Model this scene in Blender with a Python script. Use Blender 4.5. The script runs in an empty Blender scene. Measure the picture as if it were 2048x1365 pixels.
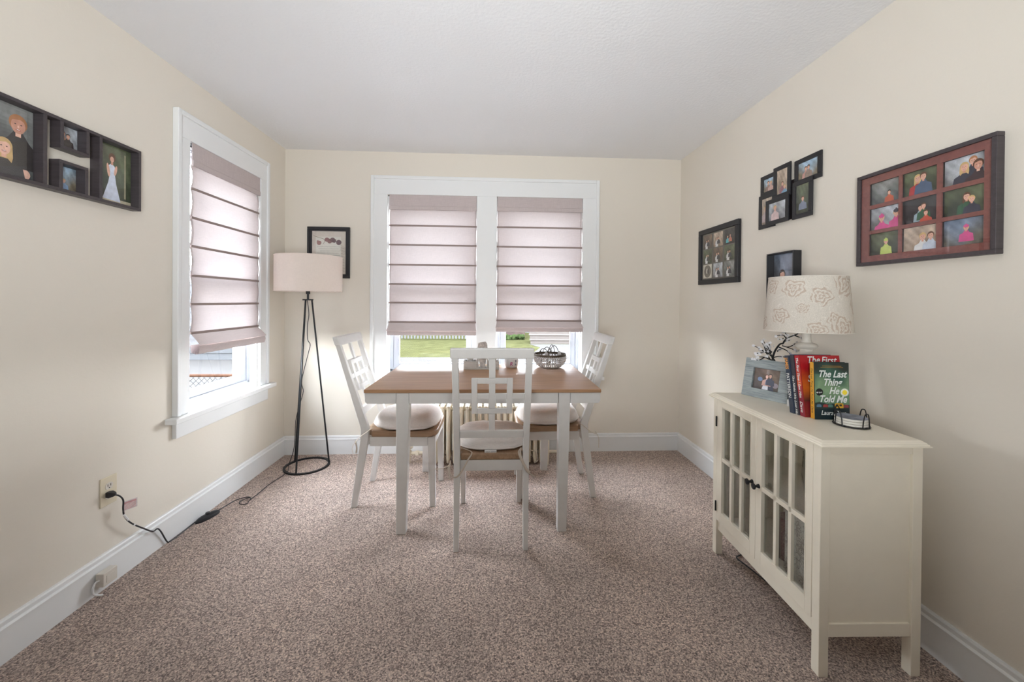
import bpy, bmesh, math, random
from mathutils import Vector, Matrix, Euler
sin, cos, pi, R = math.sin, math.cos, math.pi, math.radians
C = bpy.context.scene.collection
SC = bpy.context.scene

# ------------------------------------------------------------------ camera
F_PX = 785.0
yaw, pitch, roll = .05155, -.00535, .0082
fw = Vector((sin(yaw)*cos(pitch), cos(yaw)*cos(pitch), sin(pitch)))
r0 = Vector((cos(yaw), -sin(yaw), 0)); u0 = r0.cross(fw)
rr = r0*cos(roll)+u0*sin(roll); uu = -r0*sin(roll)+u0*cos(roll)
cd = bpy.data.cameras.new('camera'); cam = bpy.data.objects.new('camera', cd); C.objects.link(cam)
cam.matrix_world = Matrix(((rr.x, uu.x, -fw.x, 0), (rr.y, uu.y, -fw.y, 0), (rr.z, uu.z, -fw.z, 1.2075), (0, 0, 0, 1)))
cd.sensor_width = 36; cd.lens = F_PX/2048*36; cd.shift_y = -75.73/2048
cd.clip_start = .05; cd.clip_end = 300
SC.camera = cam

# ------------------------------------------------------------------ light
SKY, BOUNCE = 34.0, 12.0
EXT = 15/SKY                     # outdoor surfaces are deep-toned under a very bright overcast sky
w = bpy.data.worlds.new('sky'); SC.world = w; w.use_nodes = True
nt = w.node_tree; bg = nt.nodes['Background']
tc = nt.nodes.new('ShaderNodeTexCoord'); sp = nt.nodes.new('ShaderNodeSeparateXYZ'); rp = nt.nodes.new('ShaderNodeValToRGB')
nt.links.new(tc.outputs['Generated'], sp.inputs[0]); nt.links.new(sp.outputs['Z'], rp.inputs[0]); nt.links.new(rp.outputs[0], bg.inputs[0])
rp.color_ramp.elements[0].position = 0; rp.color_ramp.elements[0].color = (.95, .98, 1, 1)
rp.color_ramp.elements[1].position = .7; rp.color_ramp.elements[1].color = (.80, .89, 1, 1)
mr_ = nt.nodes.new('ShaderNodeMapRange')                      # the thin cloud is brightest where the hidden sun stands, to the left
mr_.inputs[1].default_value = .1; mr_.inputs[2].default_value = -.95; mr_.inputs[3].default_value = SKY; mr_.inputs[4].default_value = SKY*1.35
nt.links.new(sp.outputs['X'], mr_.inputs[0]); nt.links.new(mr_.outputs[0], bg.inputs[1])
SC.view_settings.view_transform = 'Standard'; SC.view_settings.look = 'None'
SC.view_settings.gamma = 1; SC.view_settings.use_curve_mapping = False
SC.view_settings.exposure = 0.60
SC.cycles.max_bounces = 14; SC.cycles.diffuse_bounces = 8; SC.cycles.transmission_bounces = 12; SC.cycles.transparent_max_bounces = 16
SC.cycles.sample_clamp_indirect = 20; SC.cycles.use_denoising = True
SC.cycles.caustics_reflective = False; SC.cycles.caustics_refractive = False

def portal(loc, rot, sx, sy):
    l = bpy.data.lights.new('window_portal', 'AREA'); l.shape = 'RECTANGLE'; l.size = sx; l.size_y = sy
    l.cycles.is_portal = True
    o = bpy.data.objects.new('window_portal', l); C.objects.link(o); o.location = loc; o.rotation_euler = rot

XL, XR, D, H, YB = -1.606, 1.534, 3.134, 2.3717, -3.6
portal((-.47, D+.2, 1.33), (R(-90), 0, 0), .72, 1.5)
portal((.38, D+.2, 1.33), (R(-90), 0, 0), .72, 1.5)
portal((XL-.2, 2.465, 1.33), (0, R(-90), 0), 1.5, .66)
def bounce(loc, to, power, size, spread, col=(.94, .985, 1)):
    l = bpy.data.lights.new('bounce_fill', 'AREA'); l.shape = 'DISK'; l.size = size; l.energy = power; l.spread = R(spread); l.color = col
    o = bpy.data.objects.new('bounce_fill', l); C.objects.link(o); o.location = loc
    o.rotation_euler = (Vector(to)-Vector(loc)).to_track_quat('-Z', 'Y').to_euler()
for sx in (-1, 1):                                            # added fill lights behind the camera, bounced off ceiling and upper walls
    bounce((-.5*sx, -1.1, 1.15), (1.2*sx, 1.85, H+.05), BOUNCE, 1.0, 76)

# ------------------------------------------------------------------ helpers
def tag(o, label=None, cat=None, group=None, kind=None):
    if label: o['label'] = label
    if cat: o['category'] = cat
    if group: o['group'] = group
    if kind: o['kind'] = kind
    return o
def thing(name, label, cat, loc=(0, 0, 0), rz=0, group=None, rot=None):
    o = bpy.data.objects.new(name, None); C.objects.link(o); o.empty_display_size = .05
    o.location = loc; o.rotation_euler = rot if rot else (0, 0, rz)
    return tag(o, label, cat, group)
def struct(name, parent=None):
    o = bpy.data.objects.new(name, None); C.objects.link(o); o['kind'] = 'structure'; return o

class B:
    def __init__(s): s.m = bmesh.new()
    def box(s, x0, x1, y0, y1, z0, z1, mat=None):
        P = [(x0, y0, z0), (x1, y0, z0), (x1, y1, z0), (x0, y1, z0), (x0, y0, z1), (x1, y0, z1), (x1, y1, z1), (x0, y1, z1)]
        return s.hexa(P, mat)
    def hexa(s, P, mat=None):
        if mat is not None: P = [mat @ Vector(p) for p in P]
        v = [s.m.verts.new(p) for p in P]
        for f in ((3, 2, 1, 0), (4, 5, 6, 7), (0, 1, 5, 4), (1, 2, 6, 5), (2, 3, 7, 6), (3, 0, 4, 7)): s.m.faces.new([v[i] for i in f])
        return s
    def loft(s, rings, cap=True, closed=True, loop=False):
        vs = [[s.m.verts.new(p) for p in r] for r in rings]; n = len(rings[0])
        pairs = list(zip(vs[:-1], vs[1:])) + ([(vs[-1], vs[0])] if loop else [])
        for a, b in pairs:
            for i in range(n if closed else n-1):
                j = (i+1) % n; s.m.faces.new((a[i], a[j], b[j], b[i]))
        if cap and closed and not loop:
            s.m.faces.new(vs[0][::-1]); s.m.faces.new(vs[-1])
        return s
    def tube(s, pts, r, n=8, loop=False, flat=1.0):
        pts = [Vector(p) for p in pts]; N = len(pts); rings = []; up = None
        for i, p in enumerate(pts):
            a = pts[(i-1) % N] if (loop or i) else p; b = pts[(i+1) % N] if (loop or i < N-1) else p
            t = (b-a).normalized()
            if up is None: up = Vector((0, 0, 1)) if abs(t.z) < .9 else Vector((1, 0, 0))
            x = t.cross(up).normalized(); y = x.cross(t).normalized(); up = y
            ri = r[i] if isinstance(r, (list, tuple)) else r
            rings.append([p + x*ri*cos(2*pi*k/n) + y*ri*flat*sin(2*pi*k/n) for k in range(n)])
        return s.loft(rings, loop=loop)
    def cyl(s, p0, p1, r0, r1=None, n=20): return s.tube([p0, p1], [r0, r1 if r1 is not None else r0], n)
    def lathe(s, prof, c=(0, 0, 0), n=32, cap=True):
        return s.loft([[(c[0]+r*cos(2*pi*k/n), c[1]+r*sin(2*pi*k/n), c[2]+z) for k in range(n)] for r, z in prof], cap=cap)
    def prism(s, poly, h0, h1, ax='z'):
        f = {'z': lambda a, b, h: (a, b, h), 'y': lambda a, b, h: (a, h, b), 'x': lambda a, b, h: (h, a, b)}[ax]
        return s.loft([[f(a, b, h0) for a, b in poly], [f(a, b, h1) for a, b in poly]])
    def ball(s, c, r, n=8, sz=1.0):
        bmesh.ops.create_uvsphere(s.m, u_segments=n, v_segments=max(4, n//2+1), radius=r, matrix=Matrix.Translation(c) @ Matrix.Diagonal((1, 1, sz, 1))); return s
    def out(s, name, mat, parent=None, bevel=0, smooth=False, label=None, seg=2, subsurf=0, ang=35):
        bmesh.ops.recalc_face_normals(s.m, faces=s.m.faces)
        me = bpy.data.meshes.new(name); s.m.to_mesh(me); s.m.free()
        if mat: me.materials.append(mat)
        o = bpy.data.objects.new(name, me); C.objects.link(o)
        if parent is not None: o.parent = parent
        if smooth or bevel or subsurf:
            me.polygons.foreach_set('use_smooth', [True]*len(me.polygons))
            if not subsurf: me.set_sharp_from_angle(angle=R(ang))
        if bevel:
            md = o.modifiers.new('bevel', 'BEVEL'); md.width = bevel; md.segments = seg; md.limit_method = 'ANGLE'; md.angle_limit = R(40); md.harden_normals = True
        if subsurf:
            md = o.modifiers.new('subsurf', 'SUBSURF'); md.levels = subsurf; md.render_levels = subsurf
        if label: o['label'] = label
        return o

def dup(o, parent=None):
    c = o.copy(); C.objects.link(c); c.parent = parent
    for ch in list(o.children): dup(ch, c)
    return c

# painted print: coloured polygons on a flat sheet, local x right, y up, z towards the viewer
class Print:
    def __init__(s): s.p = []; s.k = 0
    def poly(s, pts, col): s.p.append(([(x, y, s.k*.00004) for x, y in pts], col)); s.k += 1
    def rect(s, x0, y0, x1, y1, col): s.poly([(x0, y0), (x1, y0), (x1, y1), (x0, y1)], col)
    def ell(s, cx, cy, rx, ry, col, n=18, a=0):
        s.poly([(cx+rx*cos(t)*cos(a)-ry*sin(t)*sin(a), cy+rx*cos(t)*sin(a)+ry*sin(t)*cos(a)) for t in [2*pi*i/n for i in range(n)]], col)
    def line(s, pts, wd, col):
        for (a, b), (c, d) in zip(pts[:-1], pts[1:]):
            L = math.hypot(c-a, d-b) or 1e-6; nx, ny = -(d-b)/L*wd/2, (c-a)/L*wd/2
            s.p.append(([(a+nx, b+ny, s.k*.00004), (a-nx, b-ny, s.k*.00004), (c-nx, d-ny, s.k*.00004), (c+nx, d+ny, s.k*.00004)], col))
        s.k += 1
    def grid(s, x0, y0, x1, y1, fn, n=14, m=10):
        for i in range(n):
            for j in range(m):
                a, b = x0+(x1-x0)*i/n, x0+(x1-x0)*(i+1)/n; c, d = y0+(y1-y0)*j/m, y0+(y1-y0)*(j+1)/m
                s.p.append(([(a, c, s.k*.00004), (b, c, s.k*.00004), (b, d, s.k*.00004), (a, d, s.k*.00004)], fn((i+.5)/n, (j+.5)/m)))
        s.k += 1
    def out(s, name, parent, M, mat):
        me = bpy.data.meshes.new(name); vs = []; fs = []; cols = []
        for pts, col in s.p:
            b = len(vs); vs += [M @ Vector(q) for q in pts]; fs.append(list(range(b, b+len(pts)))); cols += [col]*len(pts)
        me.from_pydata(vs, [], fs); ca = me.color_attributes.new('col', 'FLOAT_COLOR', 'CORNER')
        flat = []
        for c in cols: flat += [c[0], c[1], c[2], 1]
        ca.data.foreach_set('color', flat); me.materials.append(mat)
        o = bpy.data.objects.new(name, me); C.objects.link(o); o.parent = parent; return o
def srgb(r, g, b): return tuple(((c/255)/12.92 if c <= 10 else (((c/255)+.055)/1.055)**2.4) for c in (r, g, b))
def frame_m(o, x, y):                       # matrix from origin, local x and y axes
    x = Vector(x).normalized(); y = Vector(y).normalized(); z = x.cross(y)
    return Matrix(((x.x, y.x, z.x, o[0]), (x.y, y.y, z.y, o[1]), (x.z, y.z, z.z, o[2]), (0, 0, 0, 1)))
def text_mesh(name, body, size, M, mat, parent, shear=0, offset=0, align='LEFT', sx=1, space=1):
    cu = bpy.data.curves.new('t', 'FONT'); cu.body = body; cu.size = size; cu.shear = shear; cu.offset = offset; cu.align_x = align
    cu.resolution_u = 3; cu.space_line = space
    t = bpy.data.objects.new('t', cu); C.objects.link(t)
    dg = bpy.context.evaluated_depsgraph_get(); me = bpy.data.meshes.new_from_object(t.evaluated_get(dg))
    bpy.data.objects.remove(t); me.transform(M @ Matrix.Diagonal((sx, 1, 1, 1))); me.materials.clear(); me.materials.append(mat); me.name = name
    o = bpy.data.objects.new(name, me); C.objects.link(o); o.parent = parent; return o

# ------------------------------------------------------------------ materials
def mat(name, col, rough=.5, metal=0, bump=0, bscale=50, var=0, vscale=8, spec=.5, coords='Object', stretch=None, sheen=0, coat=0):
    m = bpy.data.materials.new(name); m.use_nodes = True; n = m.node_tree; b = n.nodes['Principled BSDF']
    b.inputs['Base Color'].default_value = (*col, 1); b.inputs['Roughness'].default_value = rough; b.inputs['Metallic'].default_value = metal
    b.inputs['Specular IOR Level'].default_value = spec; b.inputs['Sheen Weight'].default_value = sheen; b.inputs['Coat Weight'].default_value = coat
    t = n.nodes.new('ShaderNodeTexCoord'); mp = n.nodes.new('ShaderNodeMapping'); n.links.new(t.outputs[coords], mp.inputs[0])
    if stretch: mp.inputs['Scale'].default_value = stretch
    if var:
        no = n.nodes.new('ShaderNodeTexNoise'); no.inputs['Scale'].default_value = vscale; no.inputs['Detail'].default_value = 5
        n.links.new(mp.outputs[0], no.inputs[0]); r = n.nodes.new('ShaderNodeValToRGB'); n.links.new(no.outputs[0], r.inputs[0])
        r.color_ramp.elements[0].position = .3; r.color_ramp.elements[1].position = .7
        r.color_ramp.elements[0].color = (*[max(0, c*(1-var)) for c in col], 1); r.color_ramp.elements[1].color = (*[min(1, c*(1+var)) for c in col], 1)
        n.links.new(r.outputs[0], b.inputs['Base Color'])
    if bump:
        n2 = n.nodes.new('ShaderNodeTexNoise'); n2.inputs['Scale'].default_value = bscale; n2.inputs['Detail'].default_value = 4
        n.links.new(mp.outputs[0], n2.inputs[0]); bp = n.nodes.new('ShaderNodeBump'); bp.inputs['Strength'].default_value = bump; bp.inputs['Distance'].default_value = .003
        n.links.new(n2.outputs[0], bp.inputs['Height']); n.links.new(bp.outputs[0], b.inputs['Normal'])
    return m
def wood(name, c0, c1, rough=.4, scale=(2, 30, 30), coat=0, bump=.15):
    m = mat(name, c0, rough, coat=coat); n = m.node_tree; b = n.nodes['Principled BSDF']
    t = n.nodes.new('ShaderNodeTexCoord'); mp = n.nodes.new('ShaderNodeMapping'); mp.inputs['Scale'].default_value = scale
    n.links.new(t.outputs['Object'], mp.inputs[0])
    a = n.nodes.new('ShaderNodeTexNoise'); a.inputs['Scale'].default_value = 3; a.inputs['Detail'].default_value = 9; a.inputs['Roughness'].default_value = .65; a.inputs['Distortion'].default_value = .6
    n.links.new(mp.outputs[0], a.inputs[0]); r = n.nodes.new('ShaderNodeValToRGB'); n.links.new(a.outputs[0], r.inputs[0])
    r.color_ramp.elements[0].position = .35; r.color_ramp.elements[1].position = .68
    r.color_ramp.elements[0].color = (*c1, 1); r.color_ramp.elements[1].color = (*c0, 1); n.links.new(r.outputs[0], b.inputs['Base Color'])
    bp = n.nodes.new('ShaderNodeBump'); bp.inputs['Strength'].default_value = bump; bp.inputs['Distance'].default_value = .001
    n.links.new(a.outputs[0], bp.inputs['Height']); n.links.new(bp.outputs[0], b.inputs['Normal']); return m
def weave(name, col, trans=.0, dens=900, var=.1, rough=.9, tcol=None, bs=.25):
    m = bpy.data.materials.new(name); m.use_nodes = True; n = m.node_tree; out = n.nodes['Material Output']; b = n.nodes['Principled BSDF']
    b.inputs['Roughness'].default_value = rough; b.inputs['Specular IOR Level'].default_value = .15
    t = n.nodes.new('ShaderNodeTexCoord'); hs = []
    for sc in ((dens*.06, dens*.06, dens), (dens, dens, dens*.06)):
        mp = n.nodes.new('ShaderNodeMapping'); mp.inputs['Scale'].default_value = sc; n.links.new(t.outputs['Object'], mp.inputs[0])
        no = n.nodes.new('ShaderNodeTexNoise'); no.inputs['Scale'].default_value = 1; no.inputs['Detail'].default_value = 2; n.links.new(mp.outputs[0], no.inputs[0]); hs.append(no.outputs[0])
    mx = n.nodes.new('ShaderNodeMath'); mx.operation = 'ADD'; n.links.new(hs[0], mx.inputs[0]); n.links.new(hs[1], mx.inputs[1])
    r = n.nodes.new('ShaderNodeMapRange'); r.inputs[1].default_value = .6; r.inputs[2].default_value = 1.4; r.inputs[3].default_value = 1-var; r.inputs[4].default_value = 1+var
    n.links.new(mx.outputs[0], r.inputs[0])
    cm = n.nodes.new('ShaderNodeVectorMath'); cm.operation = 'SCALE'; cm.inputs[0].default_value = col; n.links.new(r.outputs[0], cm.inputs['Scale']); n.links.new(cm.outputs[0], b.inputs['Base Color'])
    bp = n.nodes.new('ShaderNodeBump'); bp.inputs['Strength'].default_value = bs; bp.inputs['Distance'].default_value = .001; n.links.new(mx.outputs[0], bp.inputs['Height']); n.links.new(bp.outputs[0], b.inputs['Normal'])
    if trans:
        tr = n.nodes.new('ShaderNodeBsdfTranslucent'); tcm = n.nodes.new('ShaderNodeVectorMath'); tcm.operation = 'SCALE'; tcm.inputs[0].default_value = tcol or col
        n.links.new(r.outputs[0], tcm.inputs['Scale']); n.links.new(tcm.outputs[0], tr.inputs[0])
        ms = n.nodes.new('ShaderNodeMixShader'); ms.inputs[0].default_value = trans; n.links.new(b.outputs[0], ms.inputs[1]); n.links.new(tr.outputs[0], ms.inputs[2]); n.links.new(ms.outputs[0], out.inputs[0])
    return m
def glass(name, refl=1.0, tint=(1, 1, 1)):
    m = bpy.data.materials.new(name); m.use_nodes = True; n = m.node_tree; out = n.nodes['Material Output']
    tr = n.nodes.new('ShaderNodeBsdfTransparent'); tr.inputs[0].default_value = (*tint, 1); gl = n.nodes.new('ShaderNodeBsdfGlossy'); gl.inputs['Roughness'].default_value = .0
    fr = n.nodes.new('ShaderNodeFresnel'); fr.inputs[0].default_value = 1.5; k = n.nodes.new('ShaderNodeMath'); k.operation = 'MULTIPLY'; k.inputs[1].default_value = refl
    n.links.new(fr.outputs[0], k.inputs[0]); g = n.nodes.new('ShaderNodeNewGeometry'); iv = n.nodes.new('ShaderNodeMath'); iv.operation = 'SUBTRACT'; iv.inputs[0].default_value = 1; n.links.new(g.outputs['Backfacing'], iv.inputs[1])
    k2 = n.nodes.new('ShaderNodeMath'); k2.operation = 'MULTIPLY'; k2.use_clamp = True; n.links.new(k.outputs[0], k2.inputs[0]); n.links.new(iv.outputs[0], k2.inputs[1]); k = k2; ms = n.nodes.new('ShaderNodeMixShader'); n.links.new(k.outputs[0], ms.inputs[0]); n.links.new(tr.outputs[0], ms.inputs[1]); n.links.new(gl.outputs[0], ms.inputs[2]); n.links.new(ms.outputs[0], out.inputs[0]); return m
def attr_mat(name, rough=.35, attr='col', noise=.12, ns=60, spec=.5, weav=False):
    m = mat(name, (.5, .5, .5), rough, spec=spec); n = m.node_tree; b = n.nodes['Principled BSDF']
    a = n.nodes.new('ShaderNodeAttribute'); a.attribute_name = attr; t = n.nodes.new('ShaderNodeTexCoord'); no = n.nodes.new('ShaderNodeTexNoise'); no.inputs['Scale'].default_value = ns; no.inputs['Detail'].default_value = 4
    n.links.new(t.outputs['Object'], no.inputs[0]); r = n.nodes.new('ShaderNodeMapRange'); r.inputs[1].default_value = .3; r.inputs[2].default_value = .7; r.inputs[3].default_value = 1-noise; r.inputs[4].default_value = 1+noise
    n.links.new(no.outputs[0], r.inputs[0]); cm = n.nodes.new('ShaderNodeVectorMath'); cm.operation = 'SCALE'; n.links.new(a.outputs['Color'], cm.inputs[0]); n.links.new(r.outputs[0], cm.inputs['Scale']); n.links.new(cm.outputs[0], b.inputs['Base Color']); return m

WALL = mat('wall_paint', (.70, .652, .578), .75, bump=.12, bscale=90, spec=.25)
CEIL = mat('ceiling_paint', (.76, .765, .78), .9, bump=.5, bscale=70, spec=.2)
TRIM = mat('trim_paint', (.75, .76, .765), .35, bump=.03, bscale=30)
VINYL = mat('vinyl', (.52, .54, .58), .3)
WHITE = mat('white_paint', (.70, .69, .675), .42, bump=.06, bscale=60, var=.03, vscale=20)
CREAM = mat('cream_paint', (.82, .765, .65), .38, bump=.05, bscale=50, var=.02, vscale=12)
RADI = mat('radiator_paint', (.72, .65, .52), .4)
OAK = wood('table_wood', (.49, .285, .155), (.32, .175, .09), .36, (1.2, 26, 26))
OAK2 = wood('seat_wood', (.40, .26, .16), (.25, .15, .085), .4, (20, 1.2, 20))
OAKE = wood('edge_wood', (.30, .21, .13), (.19, .125, .075), .5, (2, 30, 60))
BLACK = mat('black_metal', (.012, .013, .015), .4, metal=.3)
CORD = mat('cord_rubber', (.010, .010, .014), .45)
LINEN = weave('linen_cushion', (.76, .72, .695), 0, 700, .12)
TIE = weave('linen_tie', (.56, .49, .42), 0, 700, .1)
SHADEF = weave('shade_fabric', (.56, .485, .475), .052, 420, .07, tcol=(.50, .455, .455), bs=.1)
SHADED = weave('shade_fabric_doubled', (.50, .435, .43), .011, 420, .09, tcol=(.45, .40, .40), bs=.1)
SEAM = mat('shade_seam', (.30, .235, .22), .9)
LSH = weave('lamp_shade_linen', (.88, .815, .77), .42, 800, .05, tcol=(.91, .84, .78), bs=.1)
GLASS = glass('window_glass', .6); CGLASS = glass('cabinet_glass', 2.6, (.93, .95, .95)); PGLASS = glass('picture_glass', 1.4)
PHOTO = attr_mat('photo_print', .25); BOOKP = attr_mat('book_print', .4, noise=.18, ns=25)
ESP = wood('espresso_wood', (.066, .054, .059), (.045, .036, .040), .42, (3, 30, 30))
ESPIN = mat('dark_recess', (.012, .008, .009), .6)
BLKF = mat('black_frame', (.016, .016, .020), .45, bump=.1, bscale=40)
CHERRY = wood('cherry_mat', (.25, .085, .07), (.17, .052, .043), .45, (3, 25, 25))
GREYW = wood('grey_barn_wood', (.38, .42, .43), (.20, .235, .245), .7, (4, 40, 40), bump=.5)
WHT = mat('white_card', (.78, .78, .78), .6)
INK = mat('cover_lettering', (.75, .78, .76), .5); INKO = mat('orange_lettering', (.85, .38, .08), .5); INKD = mat('dark_lettering', (.05, .05, .05), .5)
PAGES = mat('book_pages', (.72, .66, .55), .8)
IVORY = mat('ivory_plastic', (.66, .59, .45), .35); IVORY2 = mat('cream_plastic', (.62, .58, .52), .4)
SILV = mat('antique_metal', (.42, .38, .34), .35, metal=.85)
BRZ = mat('bronze_rim', (.10, .075, .055), .4, metal=.6)
BEAD = mat('crystal_bead', (.62, .60, .60), .12, metal=.25)
LAMPB = mat('turned_lamp_paint', (.70, .66, .60), .4, var=.05, vscale=30)

def carpet_mat():
    m = mat('carpet_pile', (.3, .25, .22), .95, spec=.05, sheen=.25); n = m.node_tree; b = n.nodes['Principled BSDF']
    t = n.nodes.new('ShaderNodeTexCoord')
    v = n.nodes.new('ShaderNodeTexVoronoi'); v.inputs['Scale'].default_value = 215; n.links.new(t.outputs['Object'], v.inputs[0])
    ns = n.nodes.new('ShaderNodeTexNoise'); ns.inputs['Scale'].default_value = 175; ns.inputs['Detail'].default_value = 6; ns.inputs['Roughness'].default_value = .75; n.links.new(t.outputs['Object'], ns.inputs[0])
    sepc = n.nodes.new('ShaderNodeSeparateColor'); n.links.new(v.outputs['Color'], sepc.inputs[0])
    mx = n.nodes.new('ShaderNodeMath'); mx.operation = 'MULTIPLY_ADD'; mx.inputs[1].default_value = .42; n.links.new(sepc.outputs[0], mx.inputs[0])
    k = n.nodes.new('ShaderNodeMath'); k.operation = 'MULTIPLY_ADD'; k.inputs[1].default_value = 1.5; k.inputs[2].default_value = -.46; n.links.new(ns.outputs[0], k.inputs[0]); n.links.new(k.outputs[0], mx.inputs[2])
    r = n.nodes.new('ShaderNodeValToRGB'); n.links.new(mx.outputs[0], r.inputs[0]); e = r.color_ramp.elements
    e[0].position = .14; e[0].color = (.045, .030, .028, 1); e[1].position = .90; e[1].color = (.98, .81, .69, 1)
    for p, c in ((.34, (.21, .145, .12, 1)), (.52, (.455, .345, .290, 1)), (.70, (.71, .57, .485, 1))):
        q = e.new(p); q.color = c
    lg = n.nodes.new('ShaderNodeTexNoise'); lg.inputs['Scale'].default_value = 2.2; lg.inputs['Detail'].default_value = 3; n.links.new(t.outputs['Object'], lg.inputs[0])
    mr = n.nodes.new('ShaderNodeMapRange'); mr.inputs[1].default_value = .35; mr.inputs[2].default_value = .65; mr.inputs[3].default_value = 1.0; mr.inputs[4].default_value = 1.3; n.links.new(lg.outputs[0], mr.inputs[0])
    s = n.nodes.new('ShaderNodeVectorMath'); s.operation = 'SCALE'; n.links.new(r.outputs[0], s.inputs[0]); n.links.new(mr.outputs[0], s.inputs['Scale']); n.links.new(s.outputs[0], b.inputs['Base Color'])
    bp = n.nodes.new('ShaderNodeBump'); bp.inputs['Strength'].default_value = .9; bp.inputs['Distance'].default_value = .006; n.links.new(mx.outputs[0], bp.inputs['Height']); n.links.new(bp.outputs[0], b.inputs['Normal']); return m
CARPET = carpet_mat()

# ------------------------------------------------------------------ room shell
T = .16
ST = dict(kind='structure')
tag(B().box(XL-T, XR+T, YB-T, D+T, -.12, 0).out('floor', CARPET), **ST)
tag(B().box(XL-T, XR+T, YB-T, D+T, H, H+.12).out('ceiling', CEIL), **ST)
WY0, WY1, WZ0, WZ1 = 2.150, 2.785, .590, 2.035          # left window opening
BX = ((-.819, -.123), (.035, .723)); BZ0, BZ1 = .590, 2.035   # back window openings
b = B(); b.box(XL-T, XL, YB-T, WY0, 0, H); b.box(XL-T, XL, WY1, D, 0, H); b.box(XL-T, XL, WY0, WY1, 0, WZ0); b.box(XL-T, XL, WY0, WY1, WZ1, H)
tag(b.out('wall_left', WALL), **ST)
b = B(); b.box(XR, XR+T, YB-T, D, 0, H); tag(b.out('wall_right', WALL), **ST)
b = B(); b.box(XL-T, BX[0][0], D, D+T, 0, H); b.box(BX[1][1], XR+T, D, D+T, 0, H); b.box(BX[0][1], BX[1][0], D, D+T, BZ0, BZ1)
b.box(BX[0][0], BX[1][1], D, D+T, 0, BZ0); b.box(BX[0][0], BX[1][1], D, D+T, BZ1, H)
tag(b.out('wall_back', WALL), **ST)
b = B(); b.box(XL, XR, YB-T, YB, 0, H)
tag(b.out('wall_front', WALL), **ST)

def base_prof(h=.144):
    return [(0, 0), (.014, 0), (.014, h-.032), (.018, h-.030), (.018, h-.026), (.011, h-.020), (.012, h-.006), (.009, h), (0, h)]
def baseboard(name, p0, p1, nrm):
    d = Vector(p1)-Vector(p0); n = Vector(nrm); b = B()
    b.loft([[Vector(p)+n*a+Vector((0, 0, z)) for a, z in base_prof()] for p in (p0, p1)])
    tag(b.out(name, TRIM), **ST)
baseboard('baseboard_left', (XL, YB, 0), (XL, D, 0), (1, 0, 0))
baseboard('baseboard_right', (XR, YB, 0), (XR, D, 0), (-1, 0, 0))
baseboard('baseboard_back', (XL, D, 0), (XR, D, 0), (0, -1, 0))

# windows. local frame: x along the wall, y into the wall (0 = wall face), z up
def window_parts(root, M, ox0, ox1, z0, z1, zf):
    """vinyl double-hung unit in one opening"""
    def T_(b, name, m, bev=.002): return b.out(name, m, root, bev)
    y0, y1 = .055, .10; st = .045
    b = B()                                               # jamb liner boards
    for a in (ox0, ox1-.012): b.box(a, a+.012, .002, T, z0, z1, M)
    b.box(ox0, ox1, .002, T, z1-.012, z1, M); b.box(ox0, ox1, .05, T, z0, z0+.03, M); T_(b, 'window_jamb', TRIM, .001)
    i0, i1 = ox0+.012, ox1-.012; mid = (z0+z1)/2
    b = B()
    for a, c in ((i0, i0+.022), (i1-.022, i1)): b.box(a, c, .048, .12, z0+.03, z1-.012, M)
    b.box(i0, i1, .048, .12, z0+.03, z0+.045, M); b.box(i0, i1, .048, .12, z1-.03, z1-.012, M); T_(b, 'window_frame', VINYL, .002)
    a0, a1 = i0+.024, i1-.024
    for nm, ya, yb, za, zb in (('lower_sash', .056, .082, z0+.047, mid+.02), ('upper_sash', .088, .112, mid-.02, z1-.032)):
        b = B(); b.box(a0, a0+st, ya, yb, za, zb, M); b.box(a1-st, a1, ya, yb, za, zb, M)
        b.box(a0+st, a1-st, ya, yb, za, za+st, M); b.box(a0+st, a1-st, ya, yb, zb-.035, zb, M); s = T_(b, nm, VINYL, .003)
        g = B(); g.box(a0+st-.005, a1-st+.005, (ya+yb)/2-.002, (ya+yb)/2+.002, za+st-.005, zb-.03, M); g.out('glass_pane', GLASS, s)
ML = Matrix(((0, -1, 0, XL), (1, 0, 0, 0), (0, 0, 1, 0), (0, 0, 0, 1)))          # local x -> +Y, local y -> -X
MB = Matrix(((1, 0, 0, 0), (0, 1, 0, D), (0, 0, 1, 0), (0, 0, 0, 1)))
def casing(root, M, x0, x1, zt, z0, opens, oz1, stool):
    b = B()
    xs = [x0]+[v for o in opens for v in o]+[x1]
    for k in range(0, len(xs), 2): b.box(xs[k], xs[k+1], -.02, 0, z0, oz1, M)
    b.box(x0, x1, -.02, 0, oz1, zt, M)
    b.out('window_casing', TRIM, root, .002)
    b = B(); e = .024                                     # backband
    b.box(x0-.002, x0+e, -.030, 0, z0, zt+.002, M); b.box(x1-e, x1+.002, -.030, 0, z0, zt+.002, M); b.box(x0+e, x1-e, -.030, 0, zt-e, zt+.002, M)
    b.out('window_backband', TRIM, root, .004)
    b = B(); b.box(x0-.045, x1+.045, -.058, 0, z0-.028, z0, M)
    for a, c in opens: b.box(a+.001, c-.001, 0, .05, z0-.028, z0, M)
    b.out('window_sill', TRIM, root, .004)
    b = B(); b.box(x0, x1, -.022, 0, z0-.112, z0-.028, M); b.out('window_apron', TRIM, root, .003)
w1 = struct('window_1'); window_parts(w1, ML, WY0, WY1, .61, WZ1, 0); casing(w1, ML, 2.060, 2.875, 2.168, .608, [(WY0, WY1)], WZ1, 0)
w2 = struct('window_2')
for o in BX: window_parts(w2, MB, o[0], o[1], .612, BZ1, 0)
casing(w2, MB, -.945, .855, 2.178, .610, BX, BZ1, 0)

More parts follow.
